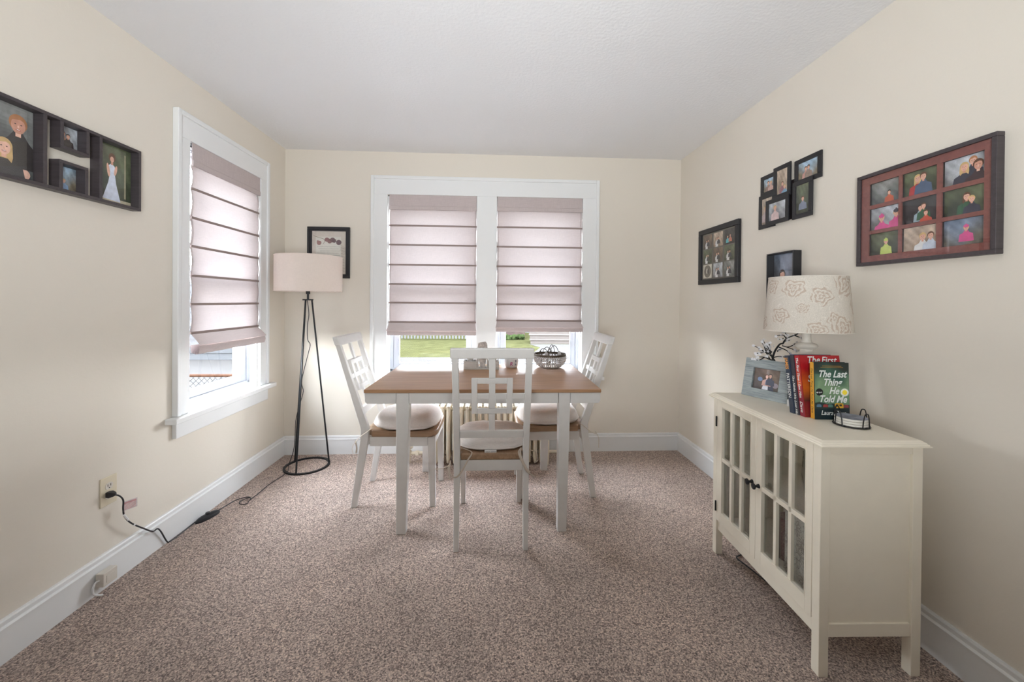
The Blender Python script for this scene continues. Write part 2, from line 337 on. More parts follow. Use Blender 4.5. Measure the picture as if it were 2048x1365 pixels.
# ------------------------------------------------------------------ roman shades
def roman(name, label, M, x0, x1, zs, foldz, bot, tilt=0, sag=.01):
    """zs: z of seams from the valance edge down; the last pleats are bunched at foldz..bot"""
    root = thing(name, label, 'window shade', group=None)
    wdt = x1-x0
    def P(x, y, z, k=0): return M @ Vector((x, y, z+tilt*(x-(x0+x1)/2)))
    # body: billowing cloth between seams
    b = B(); rows = []
    zz = [zs[0]+.05]+zs
    for i in range(len(zz)-1):
        for j in range(6):
            t = j/6; z = zz[i]*(1-t)+zz[i+1]*t; rows.append((z, .004-.010*sin(pi*t)))
    rows.append((zs[-1], .004)); nx = 12
    rings = [[P(x0+wdt*k/nx, y+.003*sin(k*1.3+z*9), z) for k in range(nx+1)] for z, y in rows]
    b.loft(rings, cap=False, closed=False); b.out('shade_body', SHADEF, root, smooth=True, ang=80)
    # hems down both sides
    for a in (x0, x1-.010):
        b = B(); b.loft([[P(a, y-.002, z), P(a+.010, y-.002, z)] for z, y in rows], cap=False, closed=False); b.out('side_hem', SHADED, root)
    b = B(); top = zs[0]+.130                              # valance
    b.loft([[P(x0-.003, -.006, z), P(x1+.003, -.006, z), P(x1+.003, -.012-.004*(z < zs[0]+.03), z), P(x0-.003, -.012-.004*(z < zs[0]+.03), z)] for z in (top, zs[0]+.032, zs[0]+.028, zs[0])])
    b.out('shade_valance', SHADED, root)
    b = B(); b.box(x0, x1, .0, .022, top-.022, top+.004, M); b.out('head_rail', VINYL, root)
    for z in zs[1:]:
        b = B(); b.tube([P(x0-.004, -.004, z), P(x1+.004, -.004, z)], .0042, 8, flat=1.6); b.out('fold_seam', SEAM, root, smooth=True)
    # bunched pleats at the bottom
    zl = zs[-1]
    b = B(); b.loft([[P(x0, .002, zl), P(x1, .002, zl)], [P(x0-.004, -.030, (zl+foldz)/2), P(x1+.004, -.030, (zl+foldz)/2)], [P(x0-.010, -.058, foldz), P(x1+.010, -.058, foldz)], [P(x0-.008, -.050, foldz-.002), P(x1+.008, -.050, foldz-.002)]], cap=False, closed=False)
    b.out('lower_pleat', SHADEF, root, smooth=True, ang=80)
    for k in range(4):
        y = -.046+.014*k; e = .004*k
        b = B(); zt = foldz+.004-.002*k; zb = bot+(.006 if k == 0 else 0)+.003*k
        b.loft([[P(x0-.006+e, y, zt), P(x1+.006-e, y, zt)], [P(x0-.006+e, y-.006, (zt+zb)/2), P(x1+.006-e, y-.006, (zt+zb)/2)], [P(x0-.006+e, y, zb), P(x1+.006-e, y, zb)],
                [P(x0-.006+e, y+.006, zb+.001), P(x1+.006-e, y+.006, zb+.001)], [P(x0-.006+e, y+.008, zt), P(x1+.006-e, y+.008, zt)]], cap=False, closed=False)
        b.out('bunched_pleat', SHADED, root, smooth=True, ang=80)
    return root
sc = lambda L: [1.2075+(z-1.2075)*.987 for z in L]
roman('roman_shade', 'mauve linen roman shade on the left half of the double window, hanging slightly lower', MB, -.804, -.128, sc([1.927, 1.803, 1.649, 1.490, 1.335, 1.187, 1.033]), .970, .930)
roman('roman_shade', 'mauve linen roman shade on the right half of the double window, beside the right wall', MB, .041, .718, sc([1.932, 1.804, 1.646, 1.488, 1.333, 1.181, 1.050]), .998, .960)
roman('roman_shade', 'mauve linen roman shade on the left-wall window with its pleats bunched forward', ML, 2.180, 2.780, [1.915, 1.795, 1.64, 1.487, 1.330, 1.177, 1.022], .958, .905)

# ------------------------------------------------------------------ outside
GZ = -.6
ex = lambda *c: tuple(v*EXT for v in c)
GRASS = mat('lawn_grass', ex(.036, .036, .016), .95, bump=.8, bscale=25, var=.25, vscale=3, spec=0)
PAVE = mat('pavement', ex(.056, .053, .051), .9, var=.08, vscale=4, bump=.2, spec=0)
PAVE2 = mat('asphalt', ex(.030, .030, .031), .9, var=.2, vscale=1.5, bump=.2, spec=0)
OUTW = mat('outdoor_white_paint', ex(.09, .09, .092), .7, spec=0)
WEATH = wood('weathered_boards', ex(.092, .082, .076), ex(.070, .060, .055), .8, (1, 3, 12))
WEATH.node_tree.nodes['Principled BSDF'].inputs['Specular IOR Level'].default_value = 0
BRICK = mat('reddish_brick', ex(.055, .040, .036), .9, var=.35, vscale=8, spec=0)
tag(B().box(-40, 30, 12.6, 40, GZ-.2, GZ).out('lawn', GRASS), kind='structure')
tag(B().box(-40, 30, D+T+.02, 12.6, GZ-.2, GZ-.005).out('pavement', PAVE), kind='structure')
tag(B().box(-40, XL-T-.02, -10, D+T+.02, GZ-.2, GZ-.005).out('driveway', PAVE2), kind='structure')
b = B(); 
path = thing('garden_path', 'pale concrete path curving across the lawn to the weathered steps', 'path', (0, 0, GZ))
b.prism([(.9, 12.4), (5, 12.4), (5, 16.3), (1.6, 16.3), (1.9, 15.2), (1.55, 13.9)], -.05, .012); b.out('paving', PAVE, path)
pf = thing('picket_fence', 'white picket fence at the far edge of the lawn', 'fence', (0, 18.2, GZ))
for k in range(36):
    x = -5.4+k*.145; b = B(); b.prism([(x-.035, .05), (x+.035, .05), (x+.035, .82), (x, .88), (x-.035, .82)], -.012, .012, 'y'); b.out('picket', OUTW, pf)
for z in (.2, .62): B().box(-5.5, -.2, .012, .05, z, z+.08).out('fence_rail', OUTW, pf)
stp = thing('porch_steps', 'weathered wooden porch steps across the lawn, seen through the right window pane', 'steps', (3.4, 16.5, GZ))
for k in range(4):
    s = B(); s.box(-1.75, 2.2, .02+.28*k, .05+.28*k, .19*k, .19*k+.15); s.box(-1.78, 2.23, -.02+.28*k, .30+.28*k, .19*k+.15, .19*k+.19); s.out('step', WEATH, stp, .004)
bw = B(); bw.box(.2, 1.62, 19.0, 19.3, GZ, GZ+1.3); tag(bw.out('brick_wall', BRICK), 'low reddish brick wall left of the weathered steps beyond the lawn', 'wall')
random.seed(4); b = B()
for k in range(150):
    c = Vector((random.uniform(.3, 1.5), random.uniform(18.2, 18.8), GZ+random.uniform(.03, .16)))
    b.ball(c, random.uniform(.05, .1), 6)
tag(b.out('shrub', mat('shrub_leaves', ex(.022, .032, .012), .9, var=.4, vscale=10, spec=0)), 'green shrub in front of the brick wall outside', 'shrub')
# left side: chain-link fence, rusty rail and white posts of the neighbouring porch
cf = thing('chain_link_fence', 'chain-link fence with a rusty top rail outside the left window', 'fence', (-3.93, 4.4, GZ))
B().cyl((-1.6, 0, .975), (1.6, 0, .975), .017).out('top_rail', mat('rusted_pipe', ex(.05, .026, .017), .7, metal=.2, var=.3, vscale=20, spec=0), cf, smooth=True)
for x in (-1.55, 1.55): B().cyl((x, 0, 0), (x, 0, 1.02), .024).out('fence_post', SILV, cf, smooth=True)
b = B(); s = .058
for k in range(-20, 74):
    for sg in (1, -1):
        x0 = -1.6+k*s*1; z0, z1 = .02, .99
        xa, xb = x0, x0+sg*(z1-z0)
        pa, pb = Vector((xa, 0, z0)), Vector((xb, 0, z1))
        if max(xa, xb) > 1.55 or min(xa, xb) < -1.6:
            d = pb-pa; t0, t1 = 0, 1
            for lim, s_ in ((-1.6, 1), (1.55, -1)):
                fa, fb = (xa-lim)*s_, (xb-lim)*s_
                if fa < 0 and fb < 0: t0 = 2
                elif fa < 0: t0 = max(t0, fa/(fa-fb))
                elif fb < 0: t1 = min(t1, fa/(fa-fb))
            if t0 >= t1: continue
            pa, pb = pa+d*t0, pa+d*t1
        b.tube([pa, pb], .0017, 4)
b.out('wire_mesh', mat('galvanised_wire', ex(.012, .012, .012), .5, spec=0), cf)
t = thing('garage_wall', 'pale grey clapboard garage wall beyond the driveway', 'building', (-9.5, 12, GZ))
b = B()
for k in range(14): b.hexa([(-6, 0, .2*k), (6, 0, .2*k), (6, .3, .2*k), (-6, .3, .2*k), (-6, .03, .2*k+.2), (6, .03, .2*k+.2), (6, .3, .2*k+.2), (-6, .3, .2*k+.2)])
b.out('clapboards', mat('grey_clapboard', ex(.055, .057, .060), .8, spec=0), t)

nh = thing('sky_block_house', 'unseen pale clapboard house added beyond the picket fence to block the low sky', 'house', (-2, 22.5, GZ))  # unseen house added to keep low sky light out of the back windows
b = B()
for k in range(30): b.hexa([(-14, 0, .2*k), (14, 0, .2*k), (14, .3, .2*k), (-14, .3, .2*k), (-14, .03, .2*k+.2), (14, .03, .2*k+.2), (14, .3, .2*k+.2), (-14, .3, .2*k+.2)])
b.out('clapboards', mat('pale_clapboard', ex(.075, .076, .078), .8, spec=0), nh)
B().prism([(-.5, 6.0), (3.5, 8.6), (7.5, 6.0)], -14.4, 14.4, 'x').out('roof', mat('grey_shingles', ex(.03, .03, .032), .9, spec=0), nh)
# ------------------------------------------------------------------ radiator
rad = thing('radiator', 'cream cast-iron column radiator under the double window, behind the table', 'radiator', (-.445, 2.885, 0))
proto = None
for k in range(20):
    if proto is None:
        b = B()
        for y in (0, .042, .084, .126):
            b.tube([(0, y, z) for z in (.020, .05, .39, .415)], [.012, .0145, .0145, .012], 10)
        b.tube([(0, y, .425+.010*cos((y-.062)*22)) for y in (-.006, .01, .03, .062, .094, .114, .130)], [.010, .015, .017, .017, .017, .015, .010], 10)
        b.tube([(0, y, .045) for y in (-.006, .01, .062, .114, .130)], [.010, .015, .016, .015, .010], 10)
        if k in (0,): pass
        proto = b.out('radiator_section', RADI, rad, smooth=True, ang=60)
    else:
        q = proto.copy(); C.objects.link(q); q.parent = rad; q.location = (k*.0455, 0, 0)
b = B()
for x in (0, .0455*19):
    for y in (0, .124): b.cyl((x, y, 0), (x, y, .05), .012, .010)
b.cyl((0, .062, .40), (.0455*19, .062, .40), .016); b.cyl((0, .062, .07), (.0455*19, .062, .07), .016)
b.out('radiator_foot', RADI, rad, smooth=True, ang=50)
b = B(); b.lathe([(.012, 0), (.012, .05), (.020, .055), (.020, .085), (.012, .095), (.010, .108)], (-.16, .06, 0), 16)
b.tube([(-.16, .06, .07), (-.08, .062, .07), (0, .062, .07)], .013, 12); b.lathe([(.020, -.012), (.020, .012)], (-.10, .062, .07), 6)
b.out('steam_valve', RADI, rad, smooth=True)
b = B(); b.lathe([(.010, .104), (.026, .108), (.030, .118), (.026, .128), (.008, .132)], (-.16, .06, 0), 16); b.out('valve_knob', IVORY2, rad, smooth=True)
b = B(); b.tube([(.865, .062, .07), (.95, .062, .07), (1.0, .062, .07)], .012, 12); b.cyl((1.0, .062, .0), (1.0, .062, .09), .014); b.lathe([(.019, -.014), (.019, .014)], (.965, .062, .07), 6)
b.ball((1.0, .062, .095), .018, 12); b.out('return_pipe', RADI, rad, smooth=True)

# ------------------------------------------------------------------ dining table
tb = thing('dining_table', 'dining table with a brown wood-grain top and white tapered legs', 'table', (-.036, 2.03, 0), R(-.4))
b = B(); b.box(-.612, .612, -.004, .80, .732, .750); b.out('tabletop', OAK, tb, .003)
def apron(x0, x1, y0, y1, nm='apron', r0=0, r1=0):
    P = [(x0, .731), (x0, .685), (x0+.012, .674), (x1-.012, .674), (x1, .685), (x1, .731)] if (r0 and r1) else None
    b = B()
    if r0: b.prism([(x0, .731), (x0, .688), (x0+.010, .675), (x1, .675), (x1, .731)], y0, y1, 'y')
    elif r1: b.prism([(x1, .731), (x1, .688), (x1-.010, .675), (x0, .675), (x0, .731)][::-1], y0, y1, 'y')
    else: b.box(x0, x1, y0, y1, .675, .731)
    b.out(nm, WHITE, tb, .002)
LX = ((-.450, -.385), (.388, .450))
for y0, y1 in ((.004, .026), (.770, .792)):
    apron(-.609, LX[0][0]-.001, y0, y1, 'apron', r0=1); apron(LX[0][1]+.001, LX[1][0]-.001, y0, y1); apron(LX[1][1]+.001, .609, y0, y1, 'apron', r1=1)
for x0, x1 in ((-.609, -.587), (.587, .609)): B().box(x0, x1, .027, .769, .675, .731).out('side_apron', WHITE, tb, .002)
for (x0, x1) in LX:
    for y0, y1 in ((.003, .063), (.733, .793)):
        s = .008; b = B(); rs = []
        inn = 1 if x0 < 0 else -1; ky = 1 if y0 < .3 else -1
        for z, f in ((0, 1), (.64, 0), (.731, 0)):
            a0, a1 = (x0+.004*f, x1-.013*f) if inn > 0 else (x0-.002*f+.002, x1-.014*f)
            c0, c1 = (y0+.002*f, y1-.014*f) if ky > 0 else (y0+.014*f, y1-.002*f)
            rs.append([(a0, c0, z), (a1, c0, z), (a1, c1, z), (a0, c1, z)])
        b.loft(rs); b.out('leg', WHITE, tb, .003)

# ------------------------------------------------------------------ dining chairs
def lerp(a, b, t): return a+(b-a)*t
def backy(z):                                  # rear face of the back posts above the seat
    return .060-.165*((z-.45)/.54) if z > .45 else .060*(z/.45)
def make_chair(label, loc, rz):
    t = thing('dining_chair', label, 'chair', loc, rz, 'white lattice-back dining chairs'); W2 = .186; pw = .030
    for s in (-1, 1):
        x0, x1 = sorted((s*W2, s*(W2-pw))); xf0, xf1 = sorted((s*(W2-.004), s*(W2-.036)))
        rs = []
        for z in (0, .15, .30, .40, .46, .54, .70, .85, .945):
            d = .034+.012*min(1, z/.42) if z < .46 else lerp(.046, .028, (z-.46)/.485); y = backy(z); k = .006*(1-min(1, z/.4))
            a0, a1 = (x0+k, x1) if s < 0 else (x0, x1-k)
            rs.append([(a0, y, z), (a1, y, z), (a1, y+d, z), (a0, y+d, z)])
        b = B(); b.loft(rs); b.out('back_leg', WHITE, t, .003)
        b = B(); b.loft([[(xf0+.003, .455, 0), (xf1-.003, .455, 0), (xf1-.003, .487, 0), (xf0+.003, .487, 0)], [(xf0, .442, .36), (xf1, .442, .36), (xf1, .484, .36), (xf0, .484, .36)], [(xf0, .442, .41), (xf1, .442, .41), (xf1, .484, .41), (xf0, .484, .41)]])
        b.out('front_leg', WHITE, t, .003)
    xi = W2-pw-.0005; b = B()
    b.box(-xi, xi, .075, .095, .358, .412); b.box(-xi, xi, .462, .480, .358, .412)
    for s in (-1, 1):
        x0, x1 = sorted((s*(W2-.006), s*(W2-.026))); b.box(x0, x1, .108, .441, .358, .412)
    b.out('seat_apron', WHITE, t, .002)
    pts = []                                    # seat outline with round front corners
    r = .075; fx = .195
    pts += [(-W2+pw+.002, .072), (-W2+pw+.002, .112), (-fx+.012, .116)]
    for k in range(8): a = pi-k*pi/14; pts.append((-fx+r+r*cos(a), .495-r+r*sin(a)))
    for k in range(8): a = pi/2-k*pi/14; pts.append((fx-r+r*cos(a), .495-r+r*sin(a)))
    pts += [(fx-.012, .116), (W2-pw-.002, .112), (W2-pw-.002, .072)]
    b = B(); b.prism(pts[::-1], .4125, .447); b.out('seat', OAK2, t, .008, seg=3)
    # tilted lattice back, built in the plane of the posts
    def bar(name, xa, xb, za, zb, off0, off1, bev=.002):
        b = B(); P = []
        for z in (za, zb): P.append([(xa, backy(z)+off0, z), (xb, backy(z)+off0, z), (xb, backy(z)+off1, z), (xa, backy(z)+off1, z)])
        b.hexa(P[0]+P[1]); return b.out(name, WHITE, t, bev)
    bar('top_rail', -.192, .192, .942, .992, -.003, .030, .006)
    bar('lower_rail', -xi, xi, .534, .572, .008, .030)
    bar('cross_slat', -xi, -.071, .742, .768, .008, .022); bar('cross_slat', -.070, .070, .742, .768, .008, .022); bar('cross_slat', .071, xi, .742, .768, .008, .022)
    bar('upright_slat', -.015, .015, .573, .665, .006, .020); bar('upright_slat', -.015, .015, .693, .822, .004, .020); bar('upright_slat', -.015, .015, .847, .941, .006, .020)
    b = B()
    def q(xa, xb, za, zb):
        P = []
        for z in (za, zb): P.append([(xa, backy(z)+.003, z), (xb, backy(z)+.003, z), (xb, backy(z)+.024, z), (xa, backy(z)+.024, z)])
        b.hexa(P[0]+P[1])
    q(-.097, -.070, .666, .846); q(.070, .097, .666, .846); q(-.070, .070, .666, .692); q(-.070, .070, .820, .846)
    b.out('square_ring', WHITE, t, .002)
    return t
chairs = [((.005, 1.885, 0), 0, 'white lattice-back chair at the near side of the table, seen from behind'),
          ((-.804, 2.492, 0), R(-91), 'white lattice-back chair at the left end of the table near the floor lamp'),
          ((.652, 2.560, 0), R(90), 'white lattice-back chair at the right end of the table, mostly behind it')]
for loc, rz, l in chairs: make_chair(l, loc, rz)

def cushion(label, loc, rz, seed, ties, patch=False, shape='round', h=.075, tilt=0):
    root = thing('seat_cushion', label, 'cushion', loc, rz, 'linen seat cushions', rot=(tilt, 0, rz)); random.seed(seed); b = B(); n = 40; rings = []
    def outl(a, k):
        c, s_ = cos(a), sin(a); p = 3.2; rr_ = 1/((abs(c)**p+abs(s_)**p)**(1/p)); x = c*rr_*.198*k; y = s_*rr_*.195*k
        if y < 0: x *= 1-.10*(-y/.195)
        return x, y
    for k, z in ((.90, .003), (.965, .008), (1.0, .020), (1.0, .024), (.985, .036), (.94, .052), (.84, .065), (.62, .0735), (.32, .076), (.05, .077)):
        rings.append([(*outl(2*pi*i/n, k), z*h/.077+.0018*sin(i*2.1+k*9)*(k > .5)) for i in range(n)])
    b.loft(rings); b.out('cushion_pad', LINEN, root, smooth=True, ang=75)
    b = B(); b.tube([(*outl(2*pi*i/n, 1.012), .021*h/.077) for i in range(n)], .0028, 6, loop=True); b.out('piping', LINEN, root, smooth=True)
    for pts, fl in ties: b = B(); b.tube(pts, .0042, 6, flat=.35); b.out('tie', TIE, root, smooth=True)
    if patch:
        b = B(); b.box(-.035, .025, -.205, -.203, -.004, .014); pt = b.out('care_label', WHT, root)
        text_mesh('label_text', 'mmm mmm', .011, frame_m((-.031, -.2058, .001), (1, 0, 0), (0, 0, 1)), INKD, pt, sx=1)
    return root
def S(*p):                                      # smooth curve through points
    out = []
    P = [Vector(p[0])]+[Vector(q) for q in p]+[Vector(p[-1])]
    for i in range(1, len(P)-2):
        for k in range(6):
            t = k/6; a, b_, c, d = P[i-1:i+3]
            out.append(.5*((2*b_)+(c-a)*t+(2*a-5*b_+4*c-d)*t*t+(3*b_-a-3*c+d)*t**3))
    return out+[P[-2]]
tA = [(S((-.17, -.18, .02), (-.10, -.205, .004), (-.118, -.225, -.03), (-.15, -.24, -.085), (-.18, -.24, -.108), (-.205, -.23, -.085), (-.205, -.20, -.04)), 0),
      (S((-.205, -.225, -.045), (-.212, -.235, -.06), (-.208, -.235, -.09), (-.20, -.24, -.12)), 0), (S((-.205, -.235, -.05), (-.24, -.22, -.070), (-.285, -.20, -.082)), 0),
      (S((.15, -.19, .016), (.135, -.21, .0), (.155, -.235, -.045), (.175, -.245, -.08), (.215, -.235, -.112)), 0), (S((.15, -.19, .018), (.145, -.22, -.01), (.17, -.245, -.06), (.19, -.245, -.085)), 0),
      (S((.19, -.18, .0), (.225, -.17, -.01), (.236, -.19, -.045), (.215, -.21, -.05)), 0)]
cushion('cream linen cushion with a small care label on the near chair, seen through its back', (.005, 1.885+.285, .4475), 0, 1, tA, True, h=.058)
tB = [(S((-.18, -.17, .02), (-.20, -.20, .0), (-.215, -.235, -.025), (-.222, -.255, -.05)), 0), (S((-.222, -.25, -.045), (-.228, -.27, -.08), (-.222, -.262, -.13), (-.222, -.262, -.155)), 0), (S((-.222, -.255, -.045), (-.226, -.245, -.08), (-.222, -.250, -.11)), 0)]
tB = [([Vector((-p.x, p.y, p.z)) for p in pts], 0) for pts, _ in tB]
cushion('puffy cream linen cushion on the left chair, tied at its back leg', (-.804+.295, 2.485, .4475), R(-91), 2, tB, h=.088)
tC = [(S((-.18, -.17, .02), (-.20, -.20, -.0), (-.21, -.24, -.03), (-.205, -.275, -.045)), 0), (S((-.205, -.27, -.03), (-.205, -.29, -.07), (-.203, -.292, -.13)), 0)]
cushion('puffy cream linen cushion on the right chair, behind the table leg', (.652-.285, 2.564, .4475), R(90), 3, tC, h=.088)

# ------------------------------------------------------------------ things on the table
TZ = .750
ct = thing('table_caddy', 'whitewashed wooden caddy with napkins in the middle of the table', 'caddy', (-.066, 2.66, TZ))
CADW = wood('whitewashed_wood', (.66, .64, .62), (.50, .48, .46), .8, (4, 30, 30))
B().box(-.118, .118, -.05, .05, 0, .010).out('caddy_base', CADW, ct, .002)
for x0, x1 in ((-.118, -.030), (.045, .118)): B().box(x0, x1, -.050, -.040, .010, .055).box(x0, x1, .040, .050, .010, .055).box(x0, x0+.008, -.040, .040, .010, .055).box(x1-.008, x1, -.040, .040, .010, .055).out('caddy_bin', CADW, ct, .002)
for x0 in (-.0295, .0345): B().box(x0, x0+.010, -.050, .050, .0102, .105).out('caddy_divider', CADW, ct, .002)
nk = thing('napkin_stack', 'fan of pale floral napkins standing in the caddy', 'napkins', (-.058, 2.66, TZ+.0105)); NAP = mat('napkin_paper', (.62, .57, .54), .9, var=.35, vscale=45)
for k in range(7):
    a = -.32+.107*k; b = B(); pts = [(-.022, 0), (.022, 0), (.030+.01*sin(k), .12), (.018, .155), (0, .170), (-.02, .158), (-.030, .12)]
    pts = [(x*cos(a)*.8+y*sin(a)*.32, y) for x, y in pts]; b.prism(pts[::-1], -.026+.008*k, -.0235+.008*k, 'y'); b.out('napkin', NAP, nk)
for k, (x, l, m_) in enumerate(((-.075, 'pale jar in the left bin of the whitewashed caddy', (.55, .52, .50)), (.085, 'pale jar in the right bin of the whitewashed caddy', (.50, .47, .45)))):
    s = thing('spice_jar', l, 'jar', (-.066+x, 2.66, TZ+.0105)); B().lathe([(.020, 0), (.022, .004), (.022, .045), (.016, .052)], n=20).out('jar_body', mat('jar_%d' % k, m_, .3), s, smooth=True); B().lathe([(.018, .0525), (.018, .066), (.015, .069)], n=20).out('jar_lid', SILV, s, smooth=True)
mg = thing('sugar_bowl', 'small white ceramic bowl with a pink letter and dark flower marks', 'bowl', (.139, 2.70, TZ)); CER = mat('white_ceramic', (.72, .72, .74), .2, coat=.3)
B().lathe([(.030, 0), (.040, .003), (.046, .012), (.049, .035), (.049, .060), (.046, .064), (.044, .060), (.043, .030), (.035, .010), (.002, .008)], n=32, cap=True).out('bowl_body', CER, mg, smooth=True)
PINK = mat('pink_mark', (.45, .06, .22), .4); BLUEM = mat('dark_mark', (.08, .10, .16), .4)
text_mesh('letter_mark', 'R', .034, frame_m((-.015, -.0495, .020), (1, 0, 0), (0, 0, 1)), PINK, mg, shear=.2, offset=.0008)
b = B()
for a in (-.55, -.62, -.50, -.58):
    for z in (.045+.01*sin(a*40), .025): b.ball((.049*sin(-a), -.049*cos(a), z), .0032, 6)
b.out('flower_mark', BLUEM, mg)
# beaded bowl with a wire rim and looping wires inside
bw = thing('beaded_bowl', 'round bowl of crystal beads with a bronze rim near the right end of the table', 'bowl', (.405, 2.70, TZ+.003)); random.seed(7)
prof = [(.060, .004), (.078, .012), (.092, .024), (.101, .037), (.106, .050), (.108, .063), (.108, .075)]
b = B()
for i, (r, z) in enumerate(prof):
    n = int(2*pi*r/.0135)
    for k in range(n): a = 2*pi*(k+.5*(i % 2))/n; b.ball((r*cos(a), r*sin(a), z), .0062, 6, 1.05)
b.out('bead_wall', BEAD, bw, smooth=True, ang=80)
b = B()
for k in range(28):
    a = 2*pi*k/28; b.tube([(r*cos(a+.12*sin(z*80)), r*sin(a+.12*sin(z*80)), z) for r, z in prof], .0011, 4)
b.out('bowl_wire', SILV, bw)
b = B(); b.lathe([(.105, .078), (.110, .078), (.1115, .086), (.110, .094), (.105, .094), (.1045, .086), (.105, .078)], n=48, cap=False); b.out('bowl_rim', BRZ, bw, smooth=True)
B().lathe([(.002, .002), (.058, .002), (.062, .006), (.056, .006), (.002, .005)], n=32).out('bowl_base', SILV, bw, smooth=True)
wr = thing('wire_ornament', 'tangle of looped dark wire standing in the beaded bowl', 'ornament', (.405, 2.70, TZ+.012)); b = B()
for k, (cx, w_, h_, a) in enumerate(((-.045, .05, .115, .3), (-.02, .045, .125, -.5), (.012, .048, .14, .8), (.030, .04, .135, -.2), (-.065, .035, .10, 1.2), (.0, .05, .118, 1.9))):
    b.tube([(cx+w_*cos(t)*cos(a), w_*cos(t)*sin(a), .004+h_*sin(t)) for t in [pi*i/16 for i in range(17)]], .0022, 6)
b.out('wire_loop', BRZ, wr, smooth=True); b = B()
for x, y in ((.062, -.02), (.070, .02), (-.03, -.03)): b.ball((x, y, .080), .013, 10, 1.5)
b.tube([(.062, -.02, 0), (.062, -.02, .08)], .0012, 4); b.tube([(.070, .02, 0), (.070, .02, .08)], .0012, 4); b.tube([(-.03, -.03, 0), (-.03, -.03, .08)], .0012, 4); b.out('crystal_drop', BEAD, wr, smooth=True)

# ------------------------------------------------------------------ floor lamp
fl = thing('floor_lamp', 'black tripod floor lamp with a pale drum shade in the left corner', 'floor lamp', (-1.325, 2.905, 0))
RR = .145
B().lathe([(RR-.008, 0), (RR+.008, 0), (RR+.008, .010), (RR-.008, .010), (RR-.008, 0)], n=56, cap=False).out('base_ring', BLACK, fl, smooth=True)
TOPZ = 1.200
for a, a2 in ((-93, -100), (20, 20), (148, 150)):
    B().cyl((RR*cos(R(a)), RR*sin(R(a)), .006), (.026*cos(R(a2)), .026*sin(R(a2)), TOPZ), .0058, n=12).out('leg', BLACK, fl, smooth=True)
B().lathe([(.002, TOPZ), (.036, TOPZ), (.036, TOPZ+.010), (.002, TOPZ+.010)], n=24).out('top_disc', BLACK, fl, smooth=True)
b = B(); b.cyl((0, 0, TOPZ+.01), (0, 0, 1.262), .0075); b.cyl((0, 0, 1.246), (0, 0, 1.30), .014); b.out('lamp_socket', BLACK, fl, smooth=True)
B().lathe([(.014, 1.30), (.028, 1.34), (.030, 1.37), (.018, 1.40), (.002, 1.405)], n=20).out('light_bulb', mat('bulb_glass', (.8, .8, .78), .2), fl, smooth=True)
def drum(name, m, parent, r0, r1, z0, z1, c=(0, 0), th=.0015):
    b = B(); b.lathe([(r0, z0), (r1, z1), (r1-th, z1), (r0-th, z0), (r0, z0)], (c[0], c[1], 0), 72, cap=False); return b.out(name, m, parent, smooth=True)
sh = drum('lamp_shade', LSH, fl, .2195, .2195, 1.262, 1.515, (.018, -.022))
sh['label'] = 'pale pink linen drum shade'
for z in (1.264, 1.513): b = B(); b.tube([(.018+.2198*cos(2*pi*k/60), -.022+.2198*sin(2*pi*k/60), z) for k in range(60)], .0022, 6, loop=True); b.out('shade_trim', LSH, sh, smooth=True)
b = B()
for k in range(3): a = 2*pi*k/3+.4; b.tube([(.01*cos(a), .01*sin(a), 1.302), (.018+.217*cos(a), -.022+.217*sin(a), 1.30)], .002, 6)
b.out('shade_spider', BLACK, sh)
cw = lambda x, y, z: (x+1.325, y-2.905, z)
b = B(); b.tube(S((0, -.01, 1.20), (.012, -.01, 1.10), (.000, -.006, 1.02), (.004, -.01, .92), (.020, -.006, .88), (.0, 0, .80), (-.045, .01, .62), (-.03, .0, .54), (-.06, .01, .44), (-.095, .03, .32), (-.12, .06, .12), (-.125, .0, .02), cw(-1.41, 2.79, .006), cw(-1.43, 2.62, .006), cw(-1.43, 2.50, .006), cw(-1.432, 2.41, .006), cw(-1.425, 2.375, .006), cw(-1.45, 2.362, .007), cw(-1.475, 2.385, .009), cw(-1.465, 2.425, .009), cw(-1.44, 2.43, .012), cw(-1.425, 2.41, .013)), .0026, 6)
b.tube(S(cw(-1.425, 2.41, .013), cw(-1.46, 2.445, .010), cw(-1.515, 2.415, .006), cw(-1.53, 2.35, .006), cw(-1.535, 2.30, .010)), .0026, 6)
b.tube(S(cw(-1.572, 2.175, .012), cw(-1.580, 2.14, .006), cw(-1.578, 2.08, .005), cw(-1.578, 2.02, .006), cw(-1.583, 2.005, .012), cw(-1.580, 1.965, .085), cw(-1.580, 1.945, .110), cw(-1.580, 1.92, .112), cw(-1.580, 1.874, .152), cw(-1.578, 1.811, .211), cw(-1.576, 1.775, .259), cw(-1.572, 1.762, .30), cw(-1.572, 1.762, .34), cw(-1.575, 1.745, .368), cw(-1.58, 1.725, .380)), .0032, 6)
crd = b.out('power_cord', CORD, fl, smooth=True)
M = Matrix.Translation(cw(-1.552, 2.238, 0)) @ Matrix.Rotation(R(73), 4, 'Z')
b = B(); b.loft([[M @ Vector((.066*k*cos(2*pi*i/24), .026*k*sin(2*pi*i/24), z)) for i in range(24)] for k, z in ((1, .001), (1, .008), (.85, .016), (.4, .022), (.05, .023))]); b.out('foot_switch', CORD, crd, smooth=True)
b = B(); b.lathe([(.011, .020), (.012, .028), (.009, .031), (.001, .031)], tuple(M @ Vector((0, 0, 0))), 14); b.out('switch_button', CORD, crd, smooth=True)
b = B(); b.loft([[Vector(cw(XL+x, 1.721+y, .385+z)) for y, z in ((-s_, -s_*1.1), (s_, -s_*1.1), (s_, s_*1.1), (-s_, s_*1.1))] for x, s_ in ((.008, .010), (.022, .011), (.034, .008), (.042, .004))]); b.out('plug', CORD, crd, .002)
